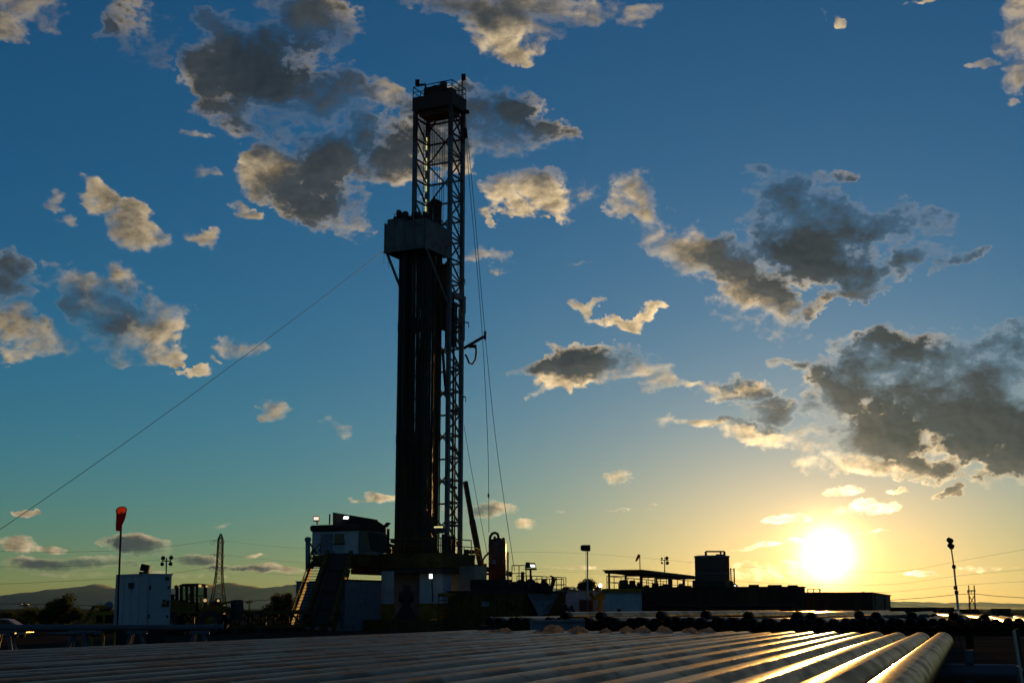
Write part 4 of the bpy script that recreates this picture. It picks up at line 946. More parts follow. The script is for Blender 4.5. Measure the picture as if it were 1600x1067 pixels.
def tanks():
    ax = (UL, U, Z)
    def tank(name, label, cat, xc, yt, Y, xl, xr, mat, ribs):
        mb, (c, l1, l2, zt) = cbox(xc, yt, 970, Y, xl, xr, UL, U, 0)
        t = thing(name, label, cat, c); mb.build('shell', mat, t)
        for k in range(ribs + 1): MB().box(c + UL * (l1 * k / ribs) - U * .04 + Z * (zt * .5), (.10, .1, zt - .02), ax).build('rib', mat, t)
        for k in range(2): MB().box(c + U * (l2 * (k + .25) / 2) - UL * .04 + Z * (zt * .5), (.1, .10, zt - .04), ax).build('rib', mat, t)
        MB().box(c + UL * (l1 / 2) + U * (l2 / 2) + Z * (zt + .04), (l1 + .2, l2 + .2, .09), ax).build('rim', mat, t)
        return t, c, l1, l2, zt
    t, c, l1, l2, zt = tank('mud_tank', 'long dark brown mud tank below the canopy and the silo', 'tank', 1253, 917.5, 104, 1004, 1257, 'tank_red', 15)
    for k, f in enumerate((.06, .17, .3, .74, .88)): MB().box(c + UL * (l1 * f) + U * .5 + Z * (zt + .12), (.7 + .3 * (k % 2), .6, .14 + .05 * (k % 3)), ax).build('hatch', 'black_iron', t)
    for f in (.1, .35, .62): MB().bar(c + UL * (l1 * f) - U * .12, c + UL * (l1 * f) - U * .12 + Z * (zt * .55), .16).build('valve_pipe', 'dark_steel', t)
    MB().tube(c + UL * .4 - U * .14 + Z * 1.9, c + UL * (l1 - .4) - U * .14 + Z * 1.9, .07, 8).build('header_pipe', 'dark_steel', t, True)
    t, c, l1, l2, zt = tank('mud_tank', 'lower brown tank at the end of the row, in front of the setting sun', 'tank', 1362, 926.5, 106, 1255.5, 1391, 'tank_red', 7)
    rail(MB(), [c + UL * (l1 - .3) + U * .3 + Z * zt, c + UL * (l1 - 1.2) + U * .3 + Z * zt], .35, .5, .03, False).build('handrail', 'black_iron', t)
    MB().bar(at(1281, 926, 107), at(1281, 919, 107), .06).bar(at(1280, 922, 107), at(1283, 922, 107), .08).tube(at(1349, 926.5, 107), at(1349, 924, 107), .08, 8).build('valve_stem', 'black_iron', t)
    # silo
    Y = 108; p = at(1113.5, 915, Y + 1.35); s = scale_at(890, Y + 1.35); zt = at(1113, 868.5, Y + 1.35).z; r = 26.8 * s
    t = thing('silo_tank', 'tall grey round tank with a pipe frame on its lid', 'tank', (p.x, Y + 1.35, 0)); c = Vector((p.x, Y + 1.35, 0))
    zb = at(1113, 925, Y).z - 1.2
    MB().lathe([(r, zb), (r, zt - .1), (r + .05, zt - .09), (r + .05, zt), (r * .9, zt + .03)], c, n=64).build('shell', 'tank_grey', t, True)
    for f in (.33, .66): MB().lathe([(r, -.03), (r + .025, -.02), (r + .025, .02), (r, .03)], c + Z * (zb + (zt - zb) * f), n=64).build('seam', 'tank_grey', t, True)
    mb = MB(); y0 = Y + r
    L, Rr = at(1103, 868, y0), at(1132, 868, y0); hh = 6.6 * s
    mb.bar(L, L + Z * hh, .16).bar(Rr, Rr + Z * hh, .16).bar(L + Z * hh, Rr + Z * hh, .12, .12).build('lid_frame', 'dark_steel', t)
    MB().box(at(1125, 867.5, y0), (.6, .5, .2)).box(at(1126, 866, y0), (.12, .12, .35)).build('hatch', 'dark_steel', t)
    mb = MB(); a, b = at(1141.6, 887, Y + r), at(1142.6, 917, Y + r); mb.bar(a, b, .09).bar(a + Vector((.3, .2, 0)), b + Vector((.3, .2, 0)), .09)
    for k in range(9): q = a.lerp(b, (k + .5) / 9); mb.bar(q, q + Vector((.3, .2, 0)), .04)
    mb.build('ladder', 'dark_steel', t)
    mb, (cc, l1, l2, z2) = cbox(1133, 906, 919, Y - .4, 1082, 1146, UL, U); mb.build('plinth', 'dark_steel', t)
    rail(MB(), [Vector((at(1083, 918, Y - 1).x, Y - 1, at(1083, 918, Y - 1).z)), at(1141, 918, Y - 1)], .55, 1.1, .03).build('handrail', 'ochre_paint', t)
    # low dark containers on the horizon
    for k, (x0, x1, y0, Y, lab) in enumerate(((1391, 1462, 949.5, 130, 'long low dark skid lying beyond the end of the tanks'), (1469, 1491, 949.5, 150, 'small dark box on the skyline beside the leaning light tower'), (1560, 1578, 951, 160, 'small flat dark box on the skyline past the H-frame pole'), (1501, 1530, 952.5, 190, 'low pale slab at the foot of the H-frame pole'))):
        a, b = at(x0, y0, Y), at(x1, y0, Y); t = thing('site_box', lab, 'box', ((a.x + b.x) / 2, Y, 0)); top = max(a.z, .5)
        MB().box(((a.x + b.x) / 2, Y + 1.2, top / 2), (b.x - a.x, 2.4, top)).build('body', 'black_iron', t)
        MB().box(((a.x + b.x) / 2, Y + 1.2, top + .03), (b.x - a.x + .15, 2.55, .06)).build('lid', 'black_iron', t)
tanks()
def trailers():
    ax = (UL, U, Z)
    def trailer(label, xc, yt, Y, xl, xr, mat):
        mb, (c, l1, l2, zt) = cbox(xc, yt, 970, Y, xl, xr, UL, U, .45); t = thing('office_trailer', label, 'trailer', Vector((c.x, c.y, 0))); mb.build('wall', mat, t)
        MB().box(c + UL * (l1 / 2) + U * (l2 / 2) + Z * (zt - .45 + .06), (l1 + .2, l2 + .2, .12), ax).build('roof', 'cream_paint', t)
        MB().box(c + UL * (l1 / 2) + U * (l2 / 2) - Z * .2, (l1 - .3, l2 - .3, .45), ax).build('skirt', 'dark_steel', t)
        for k in range(1, 6): MB().box(c + UL * (l1 * k / 6) - U * .015 + Z * ((zt - .45) / 2), (.05, .03, zt - .5), ax).build('seam', mat, t)
        return t, c, l1, l2, zt
    t, c, l1, l2, zt = trailer('white site trailer with a big dark doorway near the pumps', 946, 923.5, 116, 870, 952, 'white_paint')
    MB().prism([at(905.5, 955, 115.6), at(926.5, 955, 115.9), at(926.5, 937, 115.9), at(905.5, 936.5, 115.6)], (0, .3, 0)).build('doorway', 'crown_red', t)
    t, c, l1, l2, zt = trailer('white container below the yellow edge of the canopy deck', 1003, 927, 108, 945, 1008, 'white_paint')
    MB().box(c + UL * (l1 / 2) - U * .06 + Z * (zt - .45 + .25), (l1 + .4, .2, .28), ax).build('yellow_beam', 'yellow_paint', t)
    MB().box(c + UL * (l1 * .62) - U * .05 + Z * 1.0, (.3, .08, .5), ax).build('placard', 'tank_red', t)
    t = thing('derrick_gate', 'rusty yellow bracket leaning between the two trailers', 'frame', Vector((at(935, 960, 112).x, 112, 0)))
    MB().bar(at(939, 925, 112), Vector((at(933, 960, 112).x, 112, 0)), .3).bar(at(930, 932, 112), at(946, 931, 112), .35, .5).bar(at(922, 925, 112.5), at(928, 938, 112.5), .3).build('frame_bar', 'yellow_paint', t)
trailers()

# ------------------------------------------------------------------ yard behind the shed
def shed():
    Y = 48.0; e2 = (U * .75 + Vector((1, 0, 0)) * .55).normalized(); e1 = perp(e2)
    mb, (c, l1, l2, zt) = cbox(231, 897.5, 1000, Y, 183, 268.5, e1, e2, 1.08)
    t = thing('white_shed', 'small white metal shed with a door, below the orange windsock', 'shed', Vector((c.x, c.y, 0))); ax = (e1, e2, Z)
    mb.build('wall', 'white_paint', t); h = zt - 1.08
    MB().box(c + e1 * (l1 / 2) + e2 * (l2 / 2) + Z * (h + .02), (l1 + .06, l2 + .06, .05), ax).build('roof', 'white_paint', t)
    d = MB().box(c + e2 * (l2 * .5) - e1 * .015 + Z * (h * .47), (.04, l2 * .82, h * .84), ax).build('door', 'white_paint', t)
    MB().box(c + e2 * (l2 * .86) - e1 * .05 + Z * (h * .45), (.05, .08, .22), ax).build('handle', 'dark_steel', d)
    for z in (.2, .75): MB().box(c + e2 * (l2 * .1) - e1 * .045 + Z * (h * z), (.03, .05, .14), ax).build('hinge', 'dark_steel', d)
    for z, w in ((.93, .14), (.5, .12), (.42, .16)): MB().box(c + e2 * (l2 * (.78 if z > .9 else .7)) - e1 * .055 + Z * (h * z), (.012, w, w * .8), ax).build('sticker', 'ochre_paint', t)
    MB().box(c + e1 * (l1 / 2) + e2 * (l2 / 2) - Z * .54, (l1 - .16, l2 - .16, 1.07), ax).build('skid', 'black_iron', t)
    for k in (.25, .5, .75): MB().box(c + e1 * (l1 * k) - e2 * .006 + Z * (h / 2), (.025, .02, h - .06), ax).build('seam', 'white_paint', t)
    MB().box(c + e1 * (l1 * .5) - e2 * .02 + Z * (h * .8), (.34, .05, .2), ax).build('vent', 'dark_steel', t)
    for k in range(3): MB().box(c + e2 * (l2 * .86) - e1 * .05 + Z * (h * (.2 + .28 * k)), (.03, .05, .09), ax).build('latch', 'dark_steel', d)
    for k in (.0, 1.0): MB().box(c + e1 * (l1 * k) - e2 * .012 + Z * (h / 2), (.05, .03, h), ax).build('corner_trim', 'white_paint', t)
    l = thing('flood_light', 'dark box flood lamp tilted on the white shed roof', 'flood light', at(226, 897, Y + .5))
    MB().box(at(227, 887, Y + .4), (.30, .26, .24), (Vector((.97, .1, -.2)).normalized(), Vector((-.1, 1, 0)).normalized(), Vector((.2, 0, .97)).normalized())).build('lamp_head', 'black_iron', l)
    MB().box(at(225.5, 895, Y + .4), (.3, .26, .09)).bar(at(226, 894, Y + .4), at(228, 890, Y + .4), .06).build('bracket', 'black_iron', l)
    # yellow skid with a round pot beside it
    Y = 60; g = at(160, 970, Y); t = thing('pump_skid', 'rusty yellow skid frame with a round grey pot beside the shed', 'skid', (g.x, Y, 0)); s = scale_at(960, Y)
    for x in (131, 146, 163, 181, 203): MB().bar(at(x, 957 if x > 140 else 972, Y), Vector((at(x, 970, Y).x, Y, 0)), .1).build('post', 'yellow_paint', t)
    MB().bar(at(129, 973, Y), at(147, 947, Y), .11).bar(at(147, 947, Y), at(166, 948, Y), .11).bar(at(147, 958, Y), at(205, 957, Y), .16).bar(at(128, 976, Y), at(205, 976, Y), .16).build('frame_bar', 'yellow_paint', t)
    pbox(150, 184, 955, 990, Y + .3, 1.4).build('engine_box', 'tank_red', t)
    MB().lathe([(.05, -7 * s), (5 * s, -5 * s), (7.2 * s, 0), (5 * s, 5 * s), (.05, 7 * s)], at(170, 946, Y + .6), n=18).build('pot', 'blue_grey', t, True)
    pbox(185, 204, 961, 985, Y - .2, .6).build('panel', 'white_paint', t)
shed()
def loader():
    Y = 92.0; s = scale_at(940, Y); g = at(305, 960, Y)
    t = thing('wheel_loader', 'wheel loader with glazed cab and lit lamps, bucket facing the rig', 'wheel loader', (g.x, Y, 0))
    P = lambda x, y, d=0.0: at(x, y, Y + d)
    D = 1.5                                                     # cab width away from us
    cab = MB().prism([P(276, 916, -.1), P(316, 915.5, -.1), P(326, 916.5, -.1), P(325, 913, -.1), P(310, 911, -.1), P(285, 911.5, -.1)], (0, D + .2, 0)).build('cab_roof', 'black_iron', t)
    for x0, x1, y0, y1 in ((281, 285, 916, 940), (289.5, 293, 916, 940), (297, 302.5, 916, 942), (306, 309, 916, 955), (318, 323, 916, 948)):
        for d in (0, D - .18): pbox(x0, x1, y0, y1, Y + d, .16).build('cab_pillar', 'black_iron', t)
    for x0, x1, y0, y1 in ((285, 289.5, 917, 938), (293, 297, 917, 938), (302.5, 306, 917, 938), (309, 318, 917, 952)):
        for d in (.06, D - .1): pbox(x0, x1, y0, y1, Y + d, .03).build('cab_window', 'cab_glass', t)
    MB().prism([P(282, 940), P(309, 940), P(309, 958), P(282, 958)], (0, D, 0)).build('cab_base', 'loader_yellow', t)
    MB().prism([P(294, 938, .5), P(298, 938, .5), P(298.5, 928, .5), P(296, 926, .5), P(294.5, 928, .5)], (0, .45, 0)).build('seat', 'rubber', t)
    MB().bar(P(312, 930, .6), P(316, 946, .6), .07).box(P(311, 930, .6), (.5, .45, .06)).build('steering_column', 'black_iron', t)
    MB().prism([P(236, 962), P(282, 962), P(282, 936), P(262, 936.5), P(240, 940)], (0, D, 0)).build('engine_hood', 'loader_yellow', t)
    MB().tube(P(276.5, 937, .8), P(276.5, 918, .8), .11, 8).bar(P(276.8, 919, .8), P(274, 914.5, .8), .2).build('exhaust', 'black_iron', t)
    MB().tube(P(269, 938, .5), P(269, 931, .5), .14, 8).lathe([(.2, 0), (.2, .12)], P(269, 931, .5), n=10).build('air_cleaner', 'black_iron', t)
    # front frame, lift arms, bucket
    MB().prism([P(309, 958), P(345, 960), P(345, 950), P(326, 944), P(318, 946)], (0, D, 0)).build('front_frame', 'loader_yellow', t)
    for d in (.15, D - .35): MB().bar(P(326, 945, d), P(364, 955, d), .2, .42).bar(P(348, 943, d + .05), P(363, 939, d + .05), .14, .14).bar(P(330, 941, d), P(350, 945, d), .2, .25).build('lift_arm', 'loader_yellow', t)
    MB().prism([P(360, 938, -.6), P(367.5, 936.5, -.6), P(368.5, 955, -.6), P(367, 968, -.6), P(358, 968, -.6), P(361, 955, -.6)], (0, D + 1.2, 0)).build('bucket', 'black_iron', t)
    for x in (262, 332):
        for d in (-.35, D - .3):
            c = Vector((P(x, 950).x, Y + d + .3, .8))
            w = MB().lathe([(.45, -.3), (.74, -.3), (.8, -.18), (.8, .18), (.74, .3), (.45, .3)], c, (0, 1, 0), 24).build('wheel', 'rubber', t, True)
            MB().lathe([(.1, -.33), (.44, -.31), (.44, .31), (.1, .33)], c, (0, 1, 0), 16).build('rim', 'loader_yellow', w, True)
    for x, y, m, r in ((312.5, 914.8, 'lamp_amber', .10), (323, 915.5, 'lamp_amber', .07), (320.5, 937.5, 'lamp_amber', .11), (341, 938, 'lamp_amber', .08)):
        MB().lathe([(.03, -.1), (r, -.04), (r, .04)], P(x, y, -.16), (0, -1, 0), 12).build('lamp', m, t, True)
    MB().box(P(340.8, 937.8, .1), (.32, .3, .3)).bar(P(340.8, 939, .1), P(341, 945, .1), .08).build('lamp_bracket', 'black_iron', t)
loader()
def car():
    Y = 104.0; s = scale_at(970, Y); L = 4.5; zr = at(20, 966, Y).z; z0 = zr - 1.42
    xr = at(48, 975, Y).x; c = Vector((xr - L / 2, Y, z0))
    t = thing('parked_car', 'silver saloon car parked at the edge of the yard, tail lamp red', 'car', c)
    def P(u, z, d): return c + Vector((u, d, z))
    body = [(-2.25, .35), (-2.25, .65), (-2.05, .82), (-1.1, .95), (1.35, .98), (2.15, .9), (2.25, .72), (2.25, .4), (1.9, .25), (-1.9, .25)]
    MB().prism([P(u, z, -.85) for u, z in body], (0, 1.7, 0)).build('body', 'car_paint', t)
    roof = [(-1.05, .94), (-.35, 1.36), (.1, 1.42), (.75, 1.38), (1.45, .97)]
    MB().prism([P(u, z, -.68) for u, z in roof], (0, 1.36, 0)).build('roof', 'car_paint', t)
    for a in ([(-.85, .97), (-.3, 1.30), (.15, 1.33), (.15, .98)], [(.22, .98), (.22, 1.33), (.7, 1.30), (1.1, .99)]): MB().prism([P(u, z, -.70) for u, z in a], (0, .03, 0)).build('window', 'car_glass', t)
    for u in (-1.35, 1.35):
        for d in (-.86, .68):
            w = MB().lathe([(.2, 0), (.31, .01), (.32, .09), (.31, .17), (.2, .18)], P(u, .32, d), (0, 1, 0), 18).build('wheel', 'rubber', t, True)
            MB().lathe([(.05, -.01), (.19, 0), (.19, .18), (.05, .19)], P(u, .32, d), (0, 1, 0), 12).build('rim', 'dark_steel', w, True)
    MB().box(P(2.2, .78, -.7), (.12, .32, .14)).box(P(2.2, .78, .7), (.12, .32, .14)).build('tail_lamp', 'tail_red', t)
car()
def person(label, x, yhead, Y, heading, arm):
    """standing worker: one skinned body, clothes by material, hat as a child"""
    g = at(x, yhead, Y); H = max(1.7, g.z); c = Vector((g.x, Y, 0)); k = H / 1.8
    J = {'pelvis': (0, 0, .95), 'waist': (0, 0, 1.1), 'chest': (0, .02, 1.32), 'neck': (0, .01, 1.5), 'head': (0, .03, 1.62), 'crown': (0, .02, 1.76),
         'hipL': (-.1, 0, .92), 'kneeL': (-.12, .03, .5), 'ankL': (-.13, -.02, .09), 'toeL': (-.14, .16, .04), 'hipR': (.1, 0, .92), 'kneeR': (.12, .05, .5), 'ankR': (.13, .02, .09), 'toeR': (.14, .2, .04),
         'shL': (-.19, 0, 1.43), 'elL': (-.27, -.02, 1.14), 'wrL': (-.24, .14, .92), 'haL': (-.23, .2, .85), 'shR': (.19, 0, 1.43), 'elR': (.28, .0, 1.15), 'wrR': (.22 - .1 * arm, .22, .98 + .2 * arm), 'haR': (.2 - .1 * arm, .29, .98 + .22 * arm)}
    rad = {'pelvis': .145, 'waist': .135, 'chest': .165, 'neck': .062, 'head': .098, 'crown': .07, 'hip': .1, 'knee': .07, 'ank': .055, 'toe': .042, 'sh': .075, 'el': .052, 'wr': .04, 'ha': .042}
    E = [('pelvis', 'waist'), ('waist', 'chest'), ('chest', 'neck'), ('neck', 'head'), ('head', 'crown')]
    for s in 'LR': E += [('pelvis', 'hip' + s), ('hip' + s, 'knee' + s), ('knee' + s, 'ank' + s), ('ank' + s, 'toe' + s), ('chest', 'sh' + s), ('sh' + s, 'el' + s), ('el' + s, 'wr' + s), ('wr' + s, 'ha' + s)]
    names = list(J); me = bpy.data.meshes.new('person'); me.from_pydata([tuple(Vector(J[n]) * k) for n in names], [(names.index(a), names.index(b)) for a, b in E], [])
    o = bpy.data.objects.new('person', me); COL.objects.link(o); o.location = c; o.rotation_euler = (0, 0, heading); ORG[o.name] = c
    m = o.modifiers.new('skin', 'SKIN'); sv = me.skin_vertices[0].data
    for i, n in enumerate(names):
        r = rad.get(n) or rad[n[:-1]]; sv[i].radius = (r * k, r * k); sv[i].use_root = (n == 'pelvis')
    sd = o.modifiers.new('subdivision', 'SUBSURF'); sd.levels = sd.render_levels = 2
    me.materials.append(MATS['work_clothes']); tag(o, label, 'person')
    h = MB().lathe([(.15 * k, 0), (.155 * k, .015), (.12 * k, .03), (.115 * k, .08), (.08 * k, .125), (.02, .14)], (0, .02 * k, 1.68 * k), n=16).build('hard_hat', 'hard_hat', None, True); h.parent = o
person('worker in dark clothes and hard hat standing by the white trailer', 884.5, 941, 111.0, 2.6, .2)
person('shorter worker beside the other one, facing the trailer doorway', 893.5, 943.5, 111.6, .8, 1.0)

# ------------------------------------------------------------------ power lines, poles, trees
def transmission():
    Y = 700.0; s = scale_at(900, Y); g = at(340, 958, Y)
    t = thing('transmission_tower', 'tall slim lattice power pylon in front of the mountains', 'pylon', (g.x, Y, 0)); c = Vector((g.x, Y, 0))
    prof = [(958, 13.5), (950, 12.0), (926, 8.0), (905, 5.6), (885, 4.2), (865, 3.9), (843, 3.4), (838, 2.0), (833.5, .4)]
    hs = [(at(340, y, Y).z, w * s) for y, w in prof]; hs[0] = (0, hs[0][1])
    for sx in (-1, 1):
        for sy in (-1, 1):
            MB().path([c + Vector((sx * w, sy * w, z)) for z, w in hs], .30, 4).build('leg', 'dark_steel', t)
    def wid(z):
        for (a, wa), (b, wb) in zip(hs[:-1], hs[1:]):
            if a <= z <= b: return wa + (wb - wa) * (z - a) / (b - a)
        return .2
    z = 0.0
    while z < hs[-2][0] - .5:
        w0 = wid(z); z1 = min(z + max(2.1 * w0, 1.6), hs[-2][0]); w1 = wid(z1); mb = MB()
        for i in range(4):
            a, b = ((-1, -1), (1, -1), (1, 1), (-1, 1))[i], ((1, -1), (1, 1), (-1, 1), (-1, -1))[i]
            A0, B0, A1, B1 = (c + Vector((q[0] * w, q[1] * w, zz)) for q, w, zz in ((a, w0, z), (b, w0, z), (a, w1, z1), (b, w1, z1)))
            mb.bar(A0, B1, .17).bar(B0, A1, .17).bar(A1, B1, .2)
        mb.build('lattice_bay', 'dark_steel', t); z = z1
    arms = []
    for y, l in ((844, 8), (866, 8), (886, 8)):
        for sd in (-1, 1):
            tip = at(340 + sd * l, y, Y); w = wid(tip.z); b = c + Vector((sd * w, 0, tip.z))
            MB().bar(b + Z * .4, tip, .2).bar(b - Z * 1.2, tip, .2).build('cross_arm', 'dark_steel', t)
            pts = [tip + Vector((0, math.cos(math.pi * k / 8) * 4, -math.sin(math.pi * k / 8) * 2.2)) for k in range(9)]
            MB().path(pts, .1, 4).build('jumper_loop', 'cable', t); arms.append(tip)
    names = ['top wire', 'middle wire', 'lower wire']
    def wire(label, pts, r):
        fine = []
        for i in range(len(pts) - 1):
            p0, p1, p2, p3 = pts[max(i - 1, 0)], pts[i], pts[i + 1], pts[min(i + 2, len(pts) - 1)]
            for k in range(10):
                u = k / 10; fine.append(.5 * ((2 * p1) + (p2 - p0) * u + (2 * p0 - 5 * p1 + 4 * p2 - p3) * u * u + (3 * p1 - p0 - 3 * p2 + p3) * u ** 3))
        fine.append(pts[-1]); tag(MB().path(fine, r, 4).build('power_line', 'cable', None, False, origin=pts[0]), label, 'power line', 'power lines')
    R_ = ((844, ((450, 855), (650, 864), (880, 863), (1150, 884), (1300, 892), (1400, 893), (1500, 876), (1640, 851))), (866, ((450, 877), (650, 888), (880, 890), (1150, 908), (1300, 913), (1400, 912), (1500, 899), (1640, 886))), (886, ((450, 898), (650, 903), (880, 893), (1150, 921), (1300, 925), (1400, 924), (1500, 914), (1640, 906))))
    L_ = ((844, ((230, 857), (110, 862), (0, 861), (-60, 858))), (866, ((230, 876), (110, 884), (0, 885), (-60, 883))), (886, ((230, 900), (110, 907), (0, 912), (-60, 911))))
    for i in range(3):
        tipL, tipR = arms[2 * i], arms[2 * i + 1]
        wire(f'{names[i]} running from the pylon over the rig to the far side of the yard', [tipR] + [at(x, y, Y - (x - 340) * .22) for x, y in R_[i][1]], .03)
        wire(f'{names[i]} running from the pylon over the shed and out of view', [tipL] + [at(x, y, Y - (340 - x) * .3) for x, y in L_[i][1]], .055)
    def pole(label, x, yt, yb, Y, arm, twin=False):
        s = scale_at(yt, Y); g = at(x, yb, Y); t = thing('utility_pole', label, 'utility pole', (g.x, Y, 0))
        xs = (x - 3.6, x + 5) if twin else (x,)
        for xx in xs:
            MB().tube(Vector((at(xx + (2 if twin else 0), yb, Y).x, Y, 0)), at(xx, yt, Y), .2, 8, .14).build('pole', 'wood', t, True)
        y = yt + (8.5 if twin else 4); mid = sum(xs) / len(xs)
        MB().bar(at(mid - arm, y, Y), at(mid + arm, y, Y), .22, .28).build('cross_arm', 'wood', t)
        if twin: MB().bar(at(x - 2.6, y + 8, Y), at(x + 5.6, y + 22, Y), .16).bar(at(x + 5.2, y + 8, Y), at(x - 2, y + 22, Y), .16).build('brace', 'wood', t)
        for k in (-.85, 0, .85): MB().tube(at(mid + arm * k, y, Y), at(mid + arm * k, y - (1.6 if not twin else -4), Y), .1, 6).build('insulator', 'insulator', t)
        return t
    pole('thin utility pole with one cross-arm by the bushy tree', 38.5, 941, 975, 300, 6)
    pole('thin utility pole with one cross-arm between pylon and cabin', 389.5, 936.5, 965, 300, 5.5)
    pole('twin-legged H-frame power pole near the leaning light tower', 1517, 914, 955, 330, 6.5, True)
    wire('sagging wire strung through the H-frame pole', [at(1380, 938, 345), at(1450, 933, 338), at(1512, 927.5, 330), at(1560, 931, 325), at(1640, 936, 318)], .06)
    wire('low wire crossing behind the utility poles', [at(-60, 944, 300), at(38, 943, 300), at(200, 946, 300), at(389, 938.5, 300), at(480, 933, 300), at(560, 936, 300)], .06)
transmission()
def tree(label, x, ytop, ybase, Y, wpx, n, mat, seed, dome=.8):
    r = random.Random(seed); s = scale_at(ytop, Y); g = at(x, ybase, Y); gz = ground_z(g.x, Y)
    t = thing('tree', label, 'tree', (g.x, Y, gz)); c = Vector((g.x, Y, gz)); H = at(x, ytop, Y).z - gz; W = wpx * s / 2
    tr = MB(); tr.path([c - Z * .1, c + Vector((.1, 0, H * .25)), c + Vector((-.05, .1, H * .5))], .2, 8, True, [H * .045, H * .035, H * .025])
    for k in range(7):
        a = k * 2.4 + r.uniform(-.3, .3); b = c + Z * H * r.uniform(.2, .45)
        e = c + Vector((math.cos(a) * W * .7, math.sin(a) * W * .7, H * r.uniform(.55, .9)))
        tr.path([b, b.lerp(e, .5) + Z * .15, e], .1, 5, True, [H * .02, H * .012, H * .004])
    tr.build('trunk', 'bark', t, True)
    clumps = []
    for k in range(34):
        a = r.uniform(0, 2 * math.pi); q = math.sqrt(r.random()); zz = r.uniform(.16, 1.0)
        prof = math.sin(min(1, zz * 1.05 + .12) * math.pi * .93) ** .5
        clumps.append((c + Vector((math.cos(a) * W * q * prof * .86, math.sin(a) * W * q * prof * .86, H * (.05 + zz * .86))), W * r.uniform(.16, .3)))
    lf = MB(); ls = max(.16, H * .06)
    for k in range(n):
        p, cr = r.choice(clumps)
        d = Vector((r.gauss(0, 1), r.gauss(0, 1), r.gauss(0, .8))).normalized() * cr * r.random() ** .45 * (1.35 if r.random() < .08 else 1)
        o = p + d; u = Vector((r.gauss(0, 1), r.gauss(0, 1), r.gauss(0, 1))).normalized(); v = u.orthogonal().normalized()
        w = ls * r.uniform(.6, 1.4)
        lf.add([o - u * w * .5, o + v * w * .3, o + u * w * .5, o - v * w * .3], [(0, 1, 2, 3)])
    lf.build('crown', mat, t)
tree('round dark bushy tree beside the utility pole', 97, 929, 978, 170, 74, 10000, 'foliage', 1)
tree('low spreading bush next to the round bushy tree', 48, 951, 980, 172, 80, 6000, 'foliage', 2)
tree('low shrub at the edge of the road behind the car', 6, 957, 982, 165, 60, 3500, 'foliage', 3)
tree('green tree growing behind the stairway', 441, 924, 962, 190, 60, 6500, 'foliage_dry', 4)
tree('small bush behind the white shed', 160, 945, 970, 150, 60, 3000, 'foliage_dry', 9)
tree('leafy tree rising behind the trailers and the pale pole', 914, 905, 950, 150, 60, 7500, 'foliage_dry', 5)
tree('lower leafy bush behind the trailer end near the pumps', 888, 913, 950, 152, 36, 1800, 'foliage_dry', 6)
tree('leafy shrub behind the lit lamp by the canopy', 935, 911, 950, 149, 30, 1400, 'foliage_dry', 8)

# ------------------------------------------------------------------ pipe racks
PD = .086                                           # casing radius
def near_rack():
    h = PIPE_H; zc = EYE - h - PD; t0, t1 = 0.2, 12.6
    mesh = None; n = PIPE_N; ax = (UL, U, Z); r = random.Random(11)
    ordn = ['outermost', 'second', 'third', 'fourth', 'fifth', 'sixth', 'seventh', 'eighth', 'ninth', 'tenth', 'eleventh', 'twelfth', 'thirteenth', 'fourteenth', 'fifteenth', 'sixteenth', 'seventeenth', 'eighteenth', 'nineteenth', 'twentieth', 'twenty-first', 'twenty-second', 'twenty-third', 'twenty-fourth', 'twenty-fifth', 'twenty-sixth']
    for k in range(n):
        if mesh is None:
            o = MB().hollow((0, 0, 0), (0, t1 - t0, 0), PD, PD * .86, 56).build('casing_pipe', 'casing', None, True); mesh = o
        else: o = mesh.copy(); COL.objects.link(o)
        s = PIPE_S0 + k * PIPE_PITCH + r.uniform(-.006, .006)
        yaw = r.uniform(-.001, .001)
        p = Vector((0, 0, 0)) + UL * s + U * (t0 + r.uniform(-.25, .18)); p.z = zc + r.uniform(-.003, .003)
        o.location = p; o.rotation_euler = (0, r.uniform(0, 0), math.atan2(-U.x, U.y) + yaw)
        lab = 'outermost scuffed casing pipe of the near rack, with its end beside the cross-beam' if k == 0 else ('last casing pipe on the far side of the near rack, towards the trestles' if k == n - 1 else f'{ordn[k]} scuffed casing pipe of the near rack, counted from the one beside the open ground')
        tag(o, lab, 'pipe', 'casing pipes laid side by side on the near rack')
    # rack beams under the pipes
    for i, (t, lab) in enumerate(((2.5, 'near cross-beam hidden below the closest stretch of the casing pipes'), (10.2, 'grey pipe cross-beam jutting out under the end of the casing pipes'))):
        root = thing('rack_beam', lab, 'rack beam', U * t); rb = .062 if i else .08
        z = zc - PD - rb - .002; a, b = UL * (PIPE_S0 - (.52 if i else .2)) + U * t, UL * (PIPE_S0 + n * PIPE_PITCH + .3) + U * t
        MB().hollow(a + Z * z, b + Z * z, rb, rb * .8, 20).build('beam', 'rack_pipe', root, True)
        for f in (.06, .35, .65, .95):
            q = a.lerp(b, f)
            for sgn in (-1, 1): MB().tube(q + Z * (z - .04), Vector((q.x, q.y, 0)) + U * (.35 * sgn), .05, 10).build('leg', 'rack_pipe', root, True)
        if i:
            q = a + UL * .30; MB().box(q + Z * (z + rb + .05), (.055, .05, .09), ax).build('stop_block', 'rack_pipe', root)
            MB().box(a - UL * .005 + Z * z, (.02, .1, .1), ax).build('end_cap', 'rack_pipe', root)
PIPE_H = .20; PIPE_S0 = .262; PIPE_PITCH = .186; PIPE_N = 24
near_rack()
